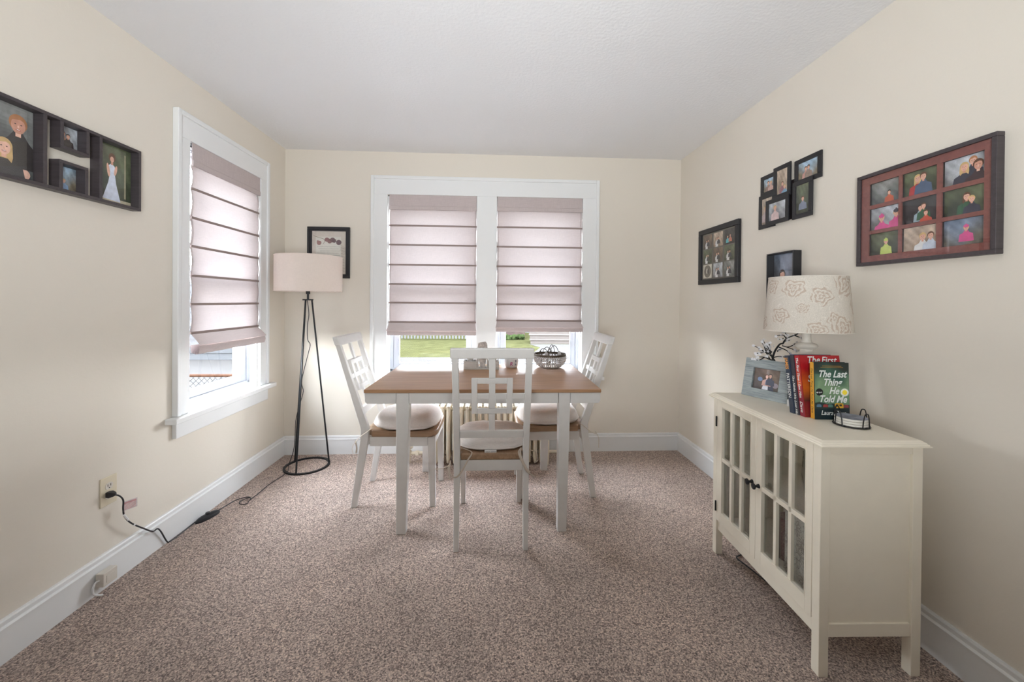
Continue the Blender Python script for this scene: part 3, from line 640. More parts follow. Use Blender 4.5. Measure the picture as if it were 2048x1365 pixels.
P = Print(); P.rect(0, 0, .055, .040, srgb(205, 196, 196)); P.rect(.004, .028, .051, .036, srgb(196, 150, 150))
for k in range(5): P.rect(.005, .004+.005*k, .050, .006+.005*k, srgb(205, 150, 145))
P.out('warning_tag', crd, frame_m(cw(-1.571, 1.760, .292), (.25, 1, -.1), (0, 0, 1)), PHOTO)
for (a, c) in (((-1.572, 1.765, .275), (-1.5765, 1.79, .238)), ((-1.578, 1.818, .203), (-1.578, 1.824, .197))):
    b = B(); b.tube([cw(*a), cw(*c)], .0042, 6); b.out('cord_label', WHT, crd)

# wall outlet and jack
ot = thing('wall_outlet', 'ivory duplex wall outlet with the lamp plug in its lower socket', 'outlet', (XL, 1.731, .397))
B().box(0, .005, -.036, .036, -.060, .060).out('cover_plate', IVORY, ot, .003)
for z in (.020, -.020):
    s = B().prism([(.017*cos(2*pi*i/20), z+max(-.0135, min(.0135, .017*sin(2*pi*i/20)))) for i in range(20)], .005, .0065, 'x').out('socket', IVORY2, ot)
    b = B(); b.box(.0065, .0068, -.0075, -.005, z-.002, z+.008); b.box(.0065, .0068, .005, .0075, z-.002, z+.008); b.cyl((.0065, 0, z-.008), (.0068, 0, z-.008), .0025); b.out('socket_slot', ESPIN, s)
jk = thing('phone_jack', 'small white phone jack box with a stub of cable on the left baseboard', 'phone jack', (XL+.0185, 1.69, .062))
B().box(0, .032, -.030, .030, -.026, .028).out('jack_body', IVORY2, jk, .003)
B().box(.032, .0335, -.018, .018, -.014, .014).out('jack_cover', IVORY2, jk, .001)
b = B(); b.tube(S((.015, -.030, .002), (.015, -.045, .004), (.015, -.055, -.012), (.015, -.052, -.035), (.020, -.040, -.048), (.028, -.028, -.056)), .0035, 8); b.out('jack_cable', WHT, jk, smooth=True)

# ------------------------------------------------------------------ cabinet
# local: x = depth (0 front .. .335 back), y = along the wall (0 near .. .65 far)
cab = thing('glass_door_cabinet', 'cream sideboard cabinet with two glazed grid doors by the right wall', 'cabinet', (1.062, 1.207, 0), R(-2))
DP, LN = .335, .650; lg = .032
for x0 in (0, DP-lg):
    for y0 in (0, LN-lg): 
        b = B(); b.box(x0, x0+lg, y0, y0+lg, 0, .749); b.out('leg_post', CREAM, cab, .002)
b = B(); b.box(.008, .020, lg, LN-lg, .120, .166); b.out('bottom_rail', CREAM, cab, .001)
b = B(); b.box(.020, DP-.012, lg, LN-lg, .150, .168); b.box(.020, DP-.012, .006, lg, .150, .168); b.box(lg, DP-.012, LN-lg, LN-.012, .150, .168); b.out('cabinet_floor', CREAM, cab)
for y0, y1, nm in ((.010, .018, 'side_panel'), (LN-.018, LN-.010, 'side_panel')):
    b = B(); b.box(lg, DP-lg, y0, y1, .168, .749); b.out(nm, CREAM, cab)
for y0, y1 in ((.003, .012), (LN-.012, LN-.003)):
    b = B(); b.box(lg, DP-lg, y0, y1, .722, .749); b.out('side_rail', CREAM, cab, .001)
    b = B(); b.box(lg, DP-lg-.001, y0, y1, .128, .170); b.out('side_rail', CREAM, cab, .001)
B().box(DP-.010, DP-.004, lg, LN-lg, .150, .749).out('back_panel', CREAM, cab)
B().box(.045, DP-.012, .019, LN-.019, .455, .472).out('shelf', CREAM, cab, .001)
b = B(); ov = .014                                      # moulded top
rs = []
for z, e in ((.7495, ov), (.7525, ov+.001), (.7535, ov-.003), (.7575, ov-.004), (.7585, ov-.007), (.7625, ov-.009), (.7635, ov-.012), (.768, ov-.018)):
    rs.append([(-e, -e-.004, z), (DP+e-.004, -e-.004, z), (DP+e-.004, LN+e+.012, z), (-e, LN+e+.012, z)])
b.loft(rs); b.out('cabinet_top', CREAM, cab, .0006)
def cab_door(y0, y1, hinge, knob_y, gy0, gy1):
    z0, z1 = .169, .746; gz0, gz1 = .218, .718; x0, x1 = -.001, .018; b = B()
    b.box(x0, x1, y0, gy0, z0, z1); b.box(x0, x1, gy1, y1, z0, z1); b.box(x0, x1, gy0, gy1, z0, gz0); b.box(x0, x1, gy0, gy1, gz1, z1)
    d = b.out('door', CREAM, cab, .0015)
    b = B(); wd = (gy1-gy0)
    for k in (1, 2): y = gy0+wd*k/3; b.box(x0+.002, x1-.004, y-.008, y+.008, gz0, gz1)
    b.box(x0+.002, x1-.004, gy0, gy1, .462, .480); b.out('muntin_grid', CREAM, d, .001)
    b = B(); e = .004
    for (a, c, f, g) in ((gy0, gy0+e, gz0, gz1), (gy1-e, gy1, gz0, gz1), (gy0+e, gy1-e, gz0, gz0+e), (gy0+e, gy1-e, gz1-e, gz1)): b.box(x0-.001, x1-.006, a, c, f, g)
    b.out('glass_bead', CREAM, d, .001)
    B().box(.011, .013, gy0-.004, gy1+.004, gz0-.004, gz1+.004).out('glass_pane', CGLASS, d)
    k = B(); k.tube([(-.001, knob_y, .475), (-.004, knob_y, .475), (-.012, knob_y, .475), (-.018, knob_y, .475), (-.021, knob_y, .475), (-.025, knob_y, .475), (-.028, knob_y, .475)], [.009, .008, .0045, .006, .0125, .012, .006], 16)
    k.out('knob', BLACK, d, smooth=True, ang=50)
    for z in (.235, .640):
        if hinge < .1: break
        h = B(); h.cyl((-.004, hinge, z-.024), (-.004, hinge, z+.024), .0036, n=10); h.out('hinge', BLACK, d, smooth=True)
cab_door(lg+.001, .3245, lg+.0005, .305, .060, .292)
cab_door(.3255, LN-lg-.001, LN-lg-.0005, .346, .357, .578)
# things kept inside the cabinet
def cabw(x, y, z): return cab.matrix_basis @ Vector((x, y, z))
bpy.context.view_layer.update()
def dais():
    P = Print(); P.rect(0, 0, .20, .27, srgb(205, 200, 192)); random.seed(3)
    for cx, cy, r in ((.05, .20, .035), (.13, .21, .04), (.16, .12, .04), (.07, .10, .045), (.11, .03, .035), (.02, .03, .03), (.19, .05, .03), (.01, .13, .03), (.10, .155, .03)):
        for k in range(12):
            a = 2*pi*k/12+cx*9; pt = [(cx+r*.3*cos(a-.12), cy+r*.3*sin(a-.12)), (cx+r*.75*cos(a-.2), cy+r*.75*sin(a-.2)), (cx+r*cos(a), cy+r*sin(a)), (cx+r*.75*cos(a+.2), cy+r*.75*sin(a+.2)), (cx+r*.3*cos(a+.12), cy+r*.3*sin(a+.12))]
            pt = [(min(.2, max(0, x)), min(.27, max(0, y))) for x, y in pt]; P.line(pt, .0012, srgb(120, 112, 108))
        P.line([(min(.2, max(0, cx+r*.28*cos(2*pi*k/14))), cy+r*.28*sin(2*pi*k/14)) for k in range(15)], .0012, srgb(120, 112, 108))
    return P
bx = thing('storage_box', 'grey box printed with outlined daisies inside the cabinet, bottom shelf', 'box', cabw(.075, .060, .1685), R(-2))
B().box(0, .17, 0, .20, 0, .27).out('box_body', mat('daisy_box_card', srgb(205, 200, 192), .7), bx, .002)
dais().out('daisy_print', bx, frame_m((-.0006, .20, 0), (0, -1, 0), (0, 0, 1)), PHOTO)
vs = thing('red_vase', 'round red floral vase on the cabinet shelf behind the near glass door', 'vase', cabw(.15, .095, .4725))
B().lathe([(.025, 0), (.045, .015), (.062, .05), (.060, .09), (.040, .12), (.026, .135), (.030, .15)], n=28).out('vase_body', mat('red_floral_glaze', (.30, .045, .04), .35, var=.7, vscale=30), vs, smooth=True)
wb = thing('wine_box', 'dark red gift box standing on the cabinet floor', 'box', cabw(.11, .30, .1685), R(10)); B().box(0, .08, 0, .06, 0, .17).out('box_body', mat('dark_red_card', (.10, .025, .025), .5), wb, .002)
hf = thing('glass_hurricane', 'clear glass hurricane vase on the shelf behind the near door', 'vase', cabw(.17, .235, .4725)); B().lathe([(.030, 0), (.034, .01), (.045, .07), (.036, .13), (.040, .16), (.037, .16), (.042, .07), (.030, .012), (.002, .01)], n=28).out('vase_body', CGLASS, hf, smooth=True)
cb = thing('cabinet_cord', 'thin black cord lying on the carpet under the cabinet', 'cord', (1.17, 1.70, .004)); B().tube(S((.06, .13, 0), (.03, .11, .0), (-.006, .09, .0), (.0, .05, 0), (.015, -.02, 0), (.03, -.08, 0), (.08, -.14, 0)), .003, 6).out('cord_strand', CORD, cb, smooth=True)

# ------------------------------------------------------------------ on top of the cabinet
CZ = .7685
# table lamp with a rose-patterned shade
tl = thing('table_lamp', 'cream turned table lamp with a rose-printed tapered shade on the cabinet', 'table lamp', (1.340, 1.605, CZ))
B().lathe([(.050, 0), (.055, .006), (.054, .018), (.044, .026), (.030, .034), (.024, .050), (.020, .09), (.024, .16), (.030, .185), (.022, .20), (.021, .205), (.0235, .235), (.024, .245), (.036, .252), (.041, .260), (.036, .268), (.020, .274), (.0165, .285), (.016, .325), (.0105, .33), (.010, .38)], n=36).out('lamp_base', LAMPB, tl, smooth=True, ang=50)
B().lathe([(.013, .38), (.028, .42), (.030, .45), (.018, .48), (.002, .485)], n=20).out('light_bulb', mat('bulb_glass_2', (.8, .8, .78), .2), tl, smooth=True)
def rose_shade():
    r0, r1, z0, z1 = .156, .138, .322, .550; N, K = 420, 110; me = bpy.data.meshes.new('lamp_shade'); vs = []; fs = []; cols = []
    random.seed(12); roses = [(-2.58, .50, .034), (-2.05, .335, .030), (-1.93, .47, .032), (-1.62, .375, .026), (-1.25, .515, .042), (-1.42, .345, .040), (-.72, .43, .042), (-.25, .52, .03), (-.4, .335, .03), (.3, .44, .04), (1.0, .5, .036), (1.2, .36, .036), (2.0, .45, .04), (2.7, .35, .03), (3.0, .51, .03), (-2.9, .39, .03), (-2.35, .42, .018)]
    base = Vector(srgb(205, 198, 188)); dk = Vector(srgb(186, 170, 156)); lt = Vector(srgb(214, 208, 199))
    for j in range(K+1):
        t = j/K; r = r0+(r1-r0)*t; z = z0+(z1-z0)*t
        for i in range(N):
            a = 2*pi*i/N; vs.append((r*cos(a), r*sin(a), z)); c = base
            q = .5+.5*sin(a*14+3*sin(z*40+a*3))*sin(z*60+2*sin(a*5))
            if .80 < q < .86: c = lt
            for ra, rz_, rd in roses:
                da = (a-ra+pi) % (2*pi)-pi; x = da*r; y = z-rz_; d = math.hypot(x, y)/(rd*1.12); th = math.atan2(y, x)
                if d < 1.25:
                    e = d*(1+.10*sin(5*th+ra*7)+.05*sin(9*th)); k = (e*2.4+th/(2*pi)*1.0+.35*sin(3*th+ra)) % 1.0
                    if e < 1.05: c = dk if k < .46+.16*sin(7*th+ra) else (lt if k > .85 else base)
            cols.append((c.x, c.y, c.z, 1))
    for j in range(K):
        for i in range(N): a, b_ = j*N+i, j*N+(i+1) % N; fs.append((a, b_, b_+N, a+N))
    me.from_pydata(vs, [], fs); ca = me.color_attributes.new('col', 'FLOAT_COLOR', 'POINT'); ca.data.foreach_set('color', [x for c in cols for x in c])
    m = attr_mat('rose_linen', .9, noise=.14, ns=420, spec=.1); m2 = m.node_tree
    me.materials.append(m); me.polygons.foreach_set('use_smooth', [True]*len(me.polygons))
    o = bpy.data.objects.new('lamp_shade', me); C.objects.link(o); o.parent = tl; o['label'] = 'off-white tapered shade printed with beige roses'
    md = o.modifiers.new('solid', 'SOLIDIFY'); md.thickness = .0015; md.offset = -1
    for rr_, zz in ((r0, z0), (r1, z1)): b = B(); b.tube([(rr_*cos(2*pi*k/60), rr_*sin(2*pi*k/60), zz) for k in range(60)], .0016, 6, loop=True); b.out('shade_trim', LAMPB, o, smooth=True)
    b = B()
    for k in range(3): a = 2*pi*k/3; b.tube([(.008*cos(a), .008*sin(a), .37), (r0*.96*cos(a), r0*.96*sin(a), .36)], .0018, 6)
    b.out('shade_spider', SILV, o)
rose_shade()

# books. local: x along the cover (spine at 0), y thickness away from the viewer, z up
def book(label, loc, rz, lean, w_, th, h_, spine_c, cover, group='books beside the table lamp'):
    t = thing('book', label, 'book', loc, 0, group); t.rotation_euler = Euler((lean, 0, rz), 'XYZ')
    M = None
    b = B(); b.box(.004, w_-.004, .003, th-.003, .003, h_-.003); b.out('pages', PAGES, t)
    b = B(); b.box(0, w_, 0, .0025, 0, h_); b.box(0, w_, th-.0025, th, 0, h_); b.out('cover', spine_c, t)
    b = B(); b.box(-.0015, .0015, 0, th, 0, h_); b.out('spine', spine_c, t, .001)
    if cover: cover(t, w_, th, h_)
    return t
def ncol(r, g, b): c = srgb(r, g, b); return c
def front(t, w_, h_, fn, extra=None):
    P = Print(); P.grid(.001, .001, w_-.001, h_-.001, fn, 24, 40)
    if extra: extra(P)
    P.out('cover_art', t, frame_m((0, -.0004, 0), (1, 0, 0), (0, 0, 1)), BOOKP)
def spinetxt(t, th, h_, body, size, m, x=.3, off=.0003, sx=1, z=None, shear=.3):
    text_mesh('spine_title', body, size, frame_m((-.0020, th*x, z if z else h_*.96), (0, 0, -1), (0, -1, 0)) @ Matrix.Translation((0, -size*.35, 0)), m, t, shear=shear, offset=off, sx=sx)
def mixc(a, b, t): t = max(0, min(1, t)); return tuple(a[i]*(1-t)+b[i]*t for i in range(3))
def green_cover(t, w_, th, h_):
    g0, g1, g2, g3 = srgb(34, 44, 42), srgb(56, 92, 78), srgb(122, 150, 116), srgb(24, 40, 46)
    def fn(u, v):
        k = sin(u*7+v*9)*.08
        if v > .80: return mixc(g1, g0, (v-.80+k)*6)
        if v > .60+k: return mixc(g2, g1, (v-.60-k)*7)
        if v > .22: return mixc(srgb(100, 134, 106), g2, (v-.22)*3+k*2)
        return g3
    def ex(P):
        P.poly([(0, .052), (.0, .062), (.02, .066), (.045, .058), (.07, .060), (w_, .056), (w_, .040), (0, .040)], srgb(40, 56, 52))
        for x, c in ((.006, (88, 118, 140)), (.030, (150, 60, 60)), (.048, (90, 130, 120)), (.105, (140, 60, 70))): P.poly([(x, .046), (x+.018, .046), (x+.018, .053), (x+.014, .057), (x+.004, .057), (x, .053)], srgb(*c))
        P.poly([(.072, .044), (.104, .044), (.104, .058), (.100, .062), (.076, .062), (.072, .058)], srgb(222, 168, 50))
        P.rect(.076, .051, .085, .058, srgb(60, 60, 50)); P.rect(.089, .051, .098, .058, srgb(60, 60, 50))
        P.ell(.017, .103, .0135, .0135, srgb(18, 20, 22), 28); P.ell(.009, .101, .003, .003, srgb(225, 225, 225), 10)
        P.ell(.109, .103, .0148, .0148, srgb(232, 234, 226), 28); P.ell(.109, .103, .0090, .0090, srgb(238, 214, 60), 24)
        for k in range(20): a = 2*pi*k/20; P.ell(.109+.0118*cos(a), .103+.0118*sin(a), .0008, .0008, srgb(120, 130, 120), 5)
        for j, (a, b_) in enumerate(((.028, .098), (.022, .104))): P.rect(a, .201-.005*j, b_, .2024-.005*j, srgb(176, 130, 50))
    front(t, w_, h_, fn, ex)
    M = frame_m((0, -.0032, 0), (1, 0, 0), (0, 0, 1))
    for txt, x, z, s in (('The Last', .010, .160, .036), ('Thing', .028, .129, .036), ('He', .050, .097, .036), ('Told Me', .012, .066, .036)):
        text_mesh('cover_title', txt, s, M @ Matrix.Translation((x, z, 0)), INK, t, shear=.35, offset=.0009, sx=.82)
    text_mesh('author_name', 'Laura Dave', .024, M @ Matrix.Translation((.020, .018, 0)), INK, t, shear=.25, offset=.0003, sx=.82)
    text_mesh('badge_text', 'tv+', .010, M @ Matrix.Translation((.0125, .099, 0)), INK, t, offset=.0002)
    b = B(); b.box(-.0019, -.0015, .0005, th-.0005, .0005, h_-.0005); b.out('spine_band', mat('yellow_spine', srgb(232, 170, 56), .4), t)
    spinetxt(t, th, h_, 'The Last Thing He Told Me', .0125, mat('olive_ink', srgb(96, 92, 50), .5), .5, .0002, z=h_*.90)
    spinetxt(t, th, h_, 'Dave', .012, INKD, .5, .0003, z=h_*.22)
def red_cover(t, w_, th, h_):
    def fn(u, v):
        if v > .45: return mixc(srgb(196, 96, 30), srgb(168, 20, 30), (v-.45)*3.5-.2+.1*sin(u*5))
        if v > .25: return mixc(srgb(80, 34, 34), srgb(196, 96, 30), (v-.25)*5)
        return srgb(120, 28, 34)
    front(t, w_, h_, fn)
    M = frame_m((0, -.0032, 0), (1, 0, 0), (0, 0, 1))
    for txt, x, z in (('The', .024, .208), ('First', .080, .207), ('Time I', .030, .172), ('Saw Him', .020, .136)): text_mesh('cover_title', txt, .036, M @ Matrix.Translation((x, z, 0)), INK, t, shear=.25, offset=.0006, sx=.9)
    P = Print(); P.grid(.0005, .001, th-.0005, h_-.001, lambda u, v: mixc(srgb(150, 40, 60), srgb(212, 60, 50), (v-.3)*3) if v < .5 else mixc(srgb(220, 96, 50), srgb(186, 26, 38), (v-.5)*3), 3, 30)
    P.out('spine_art', t, frame_m((-.0018, th, 0), (0, -1, 0), (0, 0, 1)), BOOKP)
    text_mesh('spine_title', 'The First Time I Saw Him', .0175, frame_m((-.0021, th*.5, h_*.965), (0, 0, -1), (0, -1, 0)) @ Matrix.Translation((0, -.006, 0)), INK, t, shear=.3, offset=.0005, sx=.86)
    spinetxt(t, th, h_, 'Dave', .020, INK, .5, .0004, z=h_*.25)
def blue_cover(t, w_, th, h_):
    spinetxt(t, th, h_, 'The Night We Lost Him', .016, INK, .5, .0004, z=h_*.66)
    B().box(-.0019, w_-.002, .0, th, h_-.001, h_+.0006).out('spine_band', mat('blue_band', srgb(30, 78, 140), .4), t)
def jp_cover(t, w_, th, h_):
    spinetxt(t, th, h_, 'JAMES', .024, INKO, .5, .0006, shear=0, sx=.72)
    spinetxt(t, th, h_, 'PATTERSON', .022, INK, .5, .0004, z=h_*.69, shear=0, sx=.80)
L = R(-9.5)
bz = CZ+.0002
book('green book The Last Thing He Told Me with a yellow spine, front of the row', (1.2275, 1.424, bz), R(-6), R(-2.5), .126, .021, .215, mat('green_cloth', srgb(32, 50, 48), .5), green_cover)
book('tall red book leaning just behind the green book', (1.212, 1.450, bz), R(-4), L, .155, .026, .238, mat('red_cloth', srgb(150, 20, 28), .5), red_cover)
book('dark book with a blue top edge and white script spine, behind the red one', (1.209, 1.4785, bz), R(-4), L, .150, .018, .236, mat('charcoal_cloth', srgb(62, 58, 66), .5), blue_cover)
book('slate-blue book with orange and white spine capitals, rearmost of the row', (1.205, 1.499, bz), R(-4), L, .140, .023, .230, mat('slate_cloth', srgb(52, 62, 80), .5), jp_cover)

# coaster holder
ch = thing('coaster_holder', 'black wire coaster holder on the cabinet top in front of the green book', 'coaster holder', (1.302, 1.352, CZ), R(20))
b = B(); r = .052
b.tube([(r*cos(2*pi*k/40), r*sin(2*pi*k/40), .0028) for k in range(40)], .0020, 6, loop=True); b.tube([(-r, 0, .0028), (r, 0, .0028)], .0018, 6); b.tube([(0, -r, .0028), (0, r, .0028)], .0018, 6); b.out('wire_base', BLACK, ch, smooth=True)
for a in (-105, -12, 75, 165):
    b = B(); h_ = .052; pts = []
    for k in range(13):
        u = k/12; wv = (u-.5)*2*.26; z = .003+h_*(1-abs(wv/.26)**3.5); an = R(a)+wv; pts.append(((r+.002)*cos(an), (r+.002)*sin(an), z))
    b.tube(pts, .0019, 6); b.out('wire_loop', BLACK, ch, smooth=True)
COA = mat('coaster_edge', (.70, .68, .63), .7)
for k, l in enumerate(('round cream coaster at the bottom of the wire holder', 'round cream coaster second from the bottom of the wire holder', 'round cream coaster with a blue-grey face, topmost in the wire holder')):
    c = thing('coaster', l, 'coaster', (1.302, 1.352, CZ+.0052+k*.0088), 0, 'round coasters stacked in the holder'); B().lathe([(.046, 0), (.048, .0012), (.048, .0068), (.046, .008), (.001, .008)], n=40).out('coaster_body', COA, c, smooth=True)
    if k == 2: B().lathe([(.0465, .0080), (.0465, .0084), (.001, .0084)], n=40).out('printed_face', mat('blue_grey_print', (.20, .22, .28), .5, var=.6, vscale=35), c)

# rustic photo frame on the cabinet
pfm = thing('photo_frame', 'grey barn-wood photo frame with a wedding photo, standing on the cabinet', 'picture frame', (1.203, 1.829, CZ))
d = Vector((.079, -.187, 0)).normalized(); pfm.rotation_euler = Euler((0, 0, math.atan2(d.y, d.x)), 'XYZ')
Mt = Matrix.Rotation(R(-12), 4, 'X')                     # leans back; local +y is behind
def lb(x0, x1, y0, y1, z0, z1, name, m, bev=.0015): b = B(); b.box(x0, x1, y0, y1, z0, z1, Mt); return b.out(name, m, pfm, bev)
FW_, FH_ = .204, .180
lb(0, FW_, 0, .014, 0, .042, 'frame_rail', GREYW); lb(0, FW_, 0, .014, FH_-.042, FH_, 'frame_rail', GREYW)
lb(0, .042, 0, .014, .0421, FH_-.0421, 'frame_stile', GREYW); lb(FW_-.042, FW_, 0, .014, .0421, FH_-.0421, 'frame_stile', GREYW); lb(.004, FW_-.004, .0141, .018, .004, FH_-.004, 'backing_board', ESPIN)
SK = (srgb(222, 172, 150), srgb(205, 150, 128), srgb(232, 186, 166))
def person(P, x, y, s, hair, top, skin=0, long=False, hat=None, face=True, bot=None):
    """x,y chin position, s head height"""
    if bot is not None: P.poly([(x-s*.5, y), (x+s*.5, y), (x+s*.9, bot), (x-s*.9, bot)][::-1], top)
    P.poly([(x-s*.22, y+s*.1), (x+s*.22, y+s*.1), (x+s*.5, y-s*.35), (x+s*1.0, y-s*.6), (x+s*1.15, y-s*1.9), (x-s*1.15, y-s*1.9), (x-s*1.0, y-s*.6), (x-s*.5, y-s*.35)][::-1], top)
    if long: P.poly([(x-s*.40, y-s*.42), (x-s*.47, y-s*.1), (x-s*.44, y+s*.7), (x+s*.44, y+s*.7), (x+s*.47, y-s*.1), (x+s*.40, y-s*.42), (x+s*.2, y-s*.2), (x-s*.2, y-s*.2)], hair)
    P.ell(x, y+s*.62, s*.44, s*.48, hair)
    P.rect(x-s*.13, y-s*.15, x+s*.13, y+s*.2, SK[(skin+1) % 3]); P.ell(x, y+s*.48, s*.34, s*.46, SK[skin])
    P.poly([(x-s*.36, y+s*.72), (x-s*.2, y+s*1.02), (x+s*.2, y+s*1.05), (x+s*.36, y+s*.72), (x+s*.1, y+s*.84)], hair)
    if hat: P.ell(x, y+s*.85, s*.42, s*.28, hat); P.ell(x, y+s*1.15, s*.12, s*.12, hat)
    if face:
        for q in (-1, 1): P.ell(x+q*s*.14, y+s*.55, s*.05, s*.03, srgb(60, 45, 45), 8)
        P.ell(x, y+s*.42, s*.05, s*.08, SK[(skin+1) % 3], 8); P.ell(x, y+s*.24, s*.13, s*.045, srgb(170, 70, 72), 10); P.ell(x, y+s*.25, s*.10, s*.02, srgb(240, 232, 226), 8)
BGS = dict(brown=((120, 100, 84), (70, 60, 54)), grey=((140, 142, 140), (84, 88, 88)), green=((96, 104, 78), (52, 60, 46)), sky=((168, 196, 220), (120, 110, 92)), snow=((190, 196, 204), (120, 120, 122)), dark=((60, 58, 60), (36, 34, 38)), sand=((196, 178, 160), (150, 130, 112)), water=((120, 136, 160), (100, 96, 88)))
def bgp(P, w_, h_, key, seed, n=14, m=10, x=0, y=0):
    rd = random.Random(seed); a, b_ = BGS[key]; a, b_ = srgb(*a), srgb(*b_); ph = rd.random()*6
    n *= 2; m *= 2
    def f(u, v):
        k = (.94+.12*rd.random())*(1+.22*sin(u*9+ph)*sin(v*7+2*ph)+.12*sin(u*23+v*17+ph)); return tuple(c*k for c in mixc(b_, a, v*1.1-.1+.30*sin(u*6+ph)))
    P.grid(x, y, x+w_, y+h_, f, n, m)
def snap(root, name, M, w_, h_, key, seed, people, n=14, m=10, extra=None):
    P = Print(); bgp(P, w_, h_, key, seed, n, m)
    if extra: extra(P)
    for p in people: person(P, **p)
    def cl(v, hi): return max(0, min(hi, v))
    P.p = [([(cl(x, w_), cl(y, h_), z) for x, y, z in pts], c) for pts, c in P.p]
    return P.out(name, root, M, PHOTO)
H_BR, H_BL, H_DK, H_RD = srgb(96, 62, 42), srgb(206, 172, 120), srgb(42, 32, 30), srgb(176, 120, 78)
Mf = Mt @ frame_m((.043, .010, .043), (1, 0, 0), (0, 0, 1))
def wed(P):
    P.ell(.030, .045, .011, .010, srgb(120, 145, 185)); P.ell(.100, .025, .013, .012, srgb(150, 140, 150)); P.poly([(.042, 0), (.052, .04), (.062, .045), (.072, 0)], srgb(225, 226, 235)); P.poly([(.070, 0), (.066, .05), (.082, .058), (.095, 0)], srgb(52, 60, 84))
snap(pfm, 'photo_print', Mf, .118, .094, 'brown', 5, [dict(x=.060, y=.052, s=.018, hair=H_BR, top=srgb(214, 168, 156), long=True, face=False), dict(x=.075, y=.056, s=.018, hair=H_DK, top=srgb(60, 66, 88), face=False)], extra=wed)
lb(.042, FW_-.042, .0060, .0066, .042, FH_-.042, 'glass_pane', PGLASS, 0)
st_ = B(); st_.hexa([(.080, .022, .0), (.120, .022, .0), (.120, .050, .0), (.080, .050, .0), (.085, .042, .10), (.115, .042, .10), (.115, .048, .10), (.085, .048, .10)]); st_.out('easel_stand', ESPIN, pfm)

wbx = thing('white_card_box', 'small low white box between the barn-wood frame and the books', 'box', (1.262, 1.612, CZ), R(-58)); B().box(0, .032, 0, .030, 0, .028).out('box_body', WHT, wbx, .001)

# lit blossom tree ornament
tr = thing('blossom_tree', 'small black wire tree with white blossoms behind the barn-wood frame', 'ornament', (1.325, 1.745, CZ)); tt = lambda x, z, y=0: (x-1.325, y, z-CZ)
B().lathe([(.030, 0), (.030, .012), (.022, .020), (.002, .022)], n=24).out('tree_base', BLACK, tr, smooth=True)
BR = [(.0075, .0055, [tt(1.325, .785), tt(1.318, .86), tt(1.308, .93), tt(1.295, .955)]), (.0055, .004, [tt(1.295, .952), tt(1.31, .985, .005), tt(1.335, 1.015, .01), tt(1.343, 1.022)]), (.004, .0025, [tt(1.343, 1.02), tt(1.36, 1.043), tt(1.383, 1.062, -.02), tt(1.40, 1.068, -.02)]),
      (.004, .002, [tt(1.343, 1.02), tt(1.37, 1.03, .02), tt(1.392, 1.034, .02)]), (.003, .002, [tt(1.345, 1.02), tt(1.365, 1.050)]), (.003, .002, [tt(1.340, 1.012), tt(1.37, 1.00, -.02), tt(1.395, .988, -.02)]), (.003, .002, [tt(1.355, 1.006, -.01), tt(1.385, 1.01), tt(1.405, 1.022)]), (.003, .002, [tt(1.320, .985), tt(1.335, .988, .02), tt(1.352, .992, .02)]),
      (.004, .002, [tt(1.383, 1.062, -.02), tt(1.40, 1.055, -.02), tt(1.42, 1.050, -.02)]), (.003, .002, [tt(1.36, 1.043), tt(1.345, 1.060), tt(1.325, 1.055, .02)]), (.003, .002, [tt(1.345, 1.045), tt(1.33, 1.040, -.01), tt(1.318, 1.043, -.01)]),
      (.005, .0035, [tt(1.297, .95), tt(1.285, .965, -.01), tt(1.268, .975, -.015), tt(1.245, .985, -.02)]), (.0035, .002, [tt(1.245, .985, -.02), tt(1.222, .98, -.02), tt(1.200, .978, -.02)]), (.004, .002, [tt(1.295, .955), tt(1.288, .98, .01), tt(1.275, 1.00, .02)]), (.003, .002, [tt(1.288, .98, .01), tt(1.292, 1.0, .01), tt(1.285, 1.02, .01)]),
      (.003, .002, [tt(1.268, .975, -.015), tt(1.262, 1.0, -.02), tt(1.258, 1.012, -.02)]), (.003, .002, [tt(1.245, .985, -.02), tt(1.225, 1.0, -.01), tt(1.205, 1.01)]), (.003, .002, [tt(1.25, .985, -.02), tt(1.235, 1.008, -.03), tt(1.222, 1.03, -.03)]), (.003, .002, [tt(1.268, .975, -.015), tt(1.29, .985), tt(1.245, .99, .02)]), (.003, .002, [tt(1.285, .965), tt(1.30, .985, .03), tt(1.27, 1.035, .03)])]
BR += [(.0045, .002, [tt(1.300, .945), tt(1.270, .950, -.02), tt(1.235, .962, -.03), tt(1.205, .964, -.03)]), (.003, .002, [tt(1.270, .950, -.02), tt(1.240, .985, -.03), tt(1.215, .992, -.03)]),
       (.003, .002, [tt(1.235, .962, -.03), tt(1.212, .950, -.03), tt(1.190, .952, -.03)]), (.003, .002, [tt(1.285, .965), tt(1.27, .985, -.02), tt(1.25, 1.02, -.02)]), (.0035, .002, [tt(1.325, 1.005), tt(1.352, .992, -.01), tt(1.372, .975, -.01)]),
       (.003, .002, [tt(1.36, 1.043), tt(1.372, 1.055, .01), tt(1.36, 1.072, .01)]), (.003, .002, [tt(1.295, .955), tt(1.31, .965, -.02), tt(1.335, .962, -.03)])]
b = B(); tips = []
for r0_, r1_, pts in BR:
    pts = S(*pts); n = len(pts); b.tube(pts, [r0_*.85+(r1_*.8-r0_*.85)*i/(n-1) for i in range(n)], 6); tips.append(pts[-1]); tips.append(pts[len(pts)*2//3])
b.out('tree_branches', BLACK, tr, smooth=True)
random.seed(9); b = B()
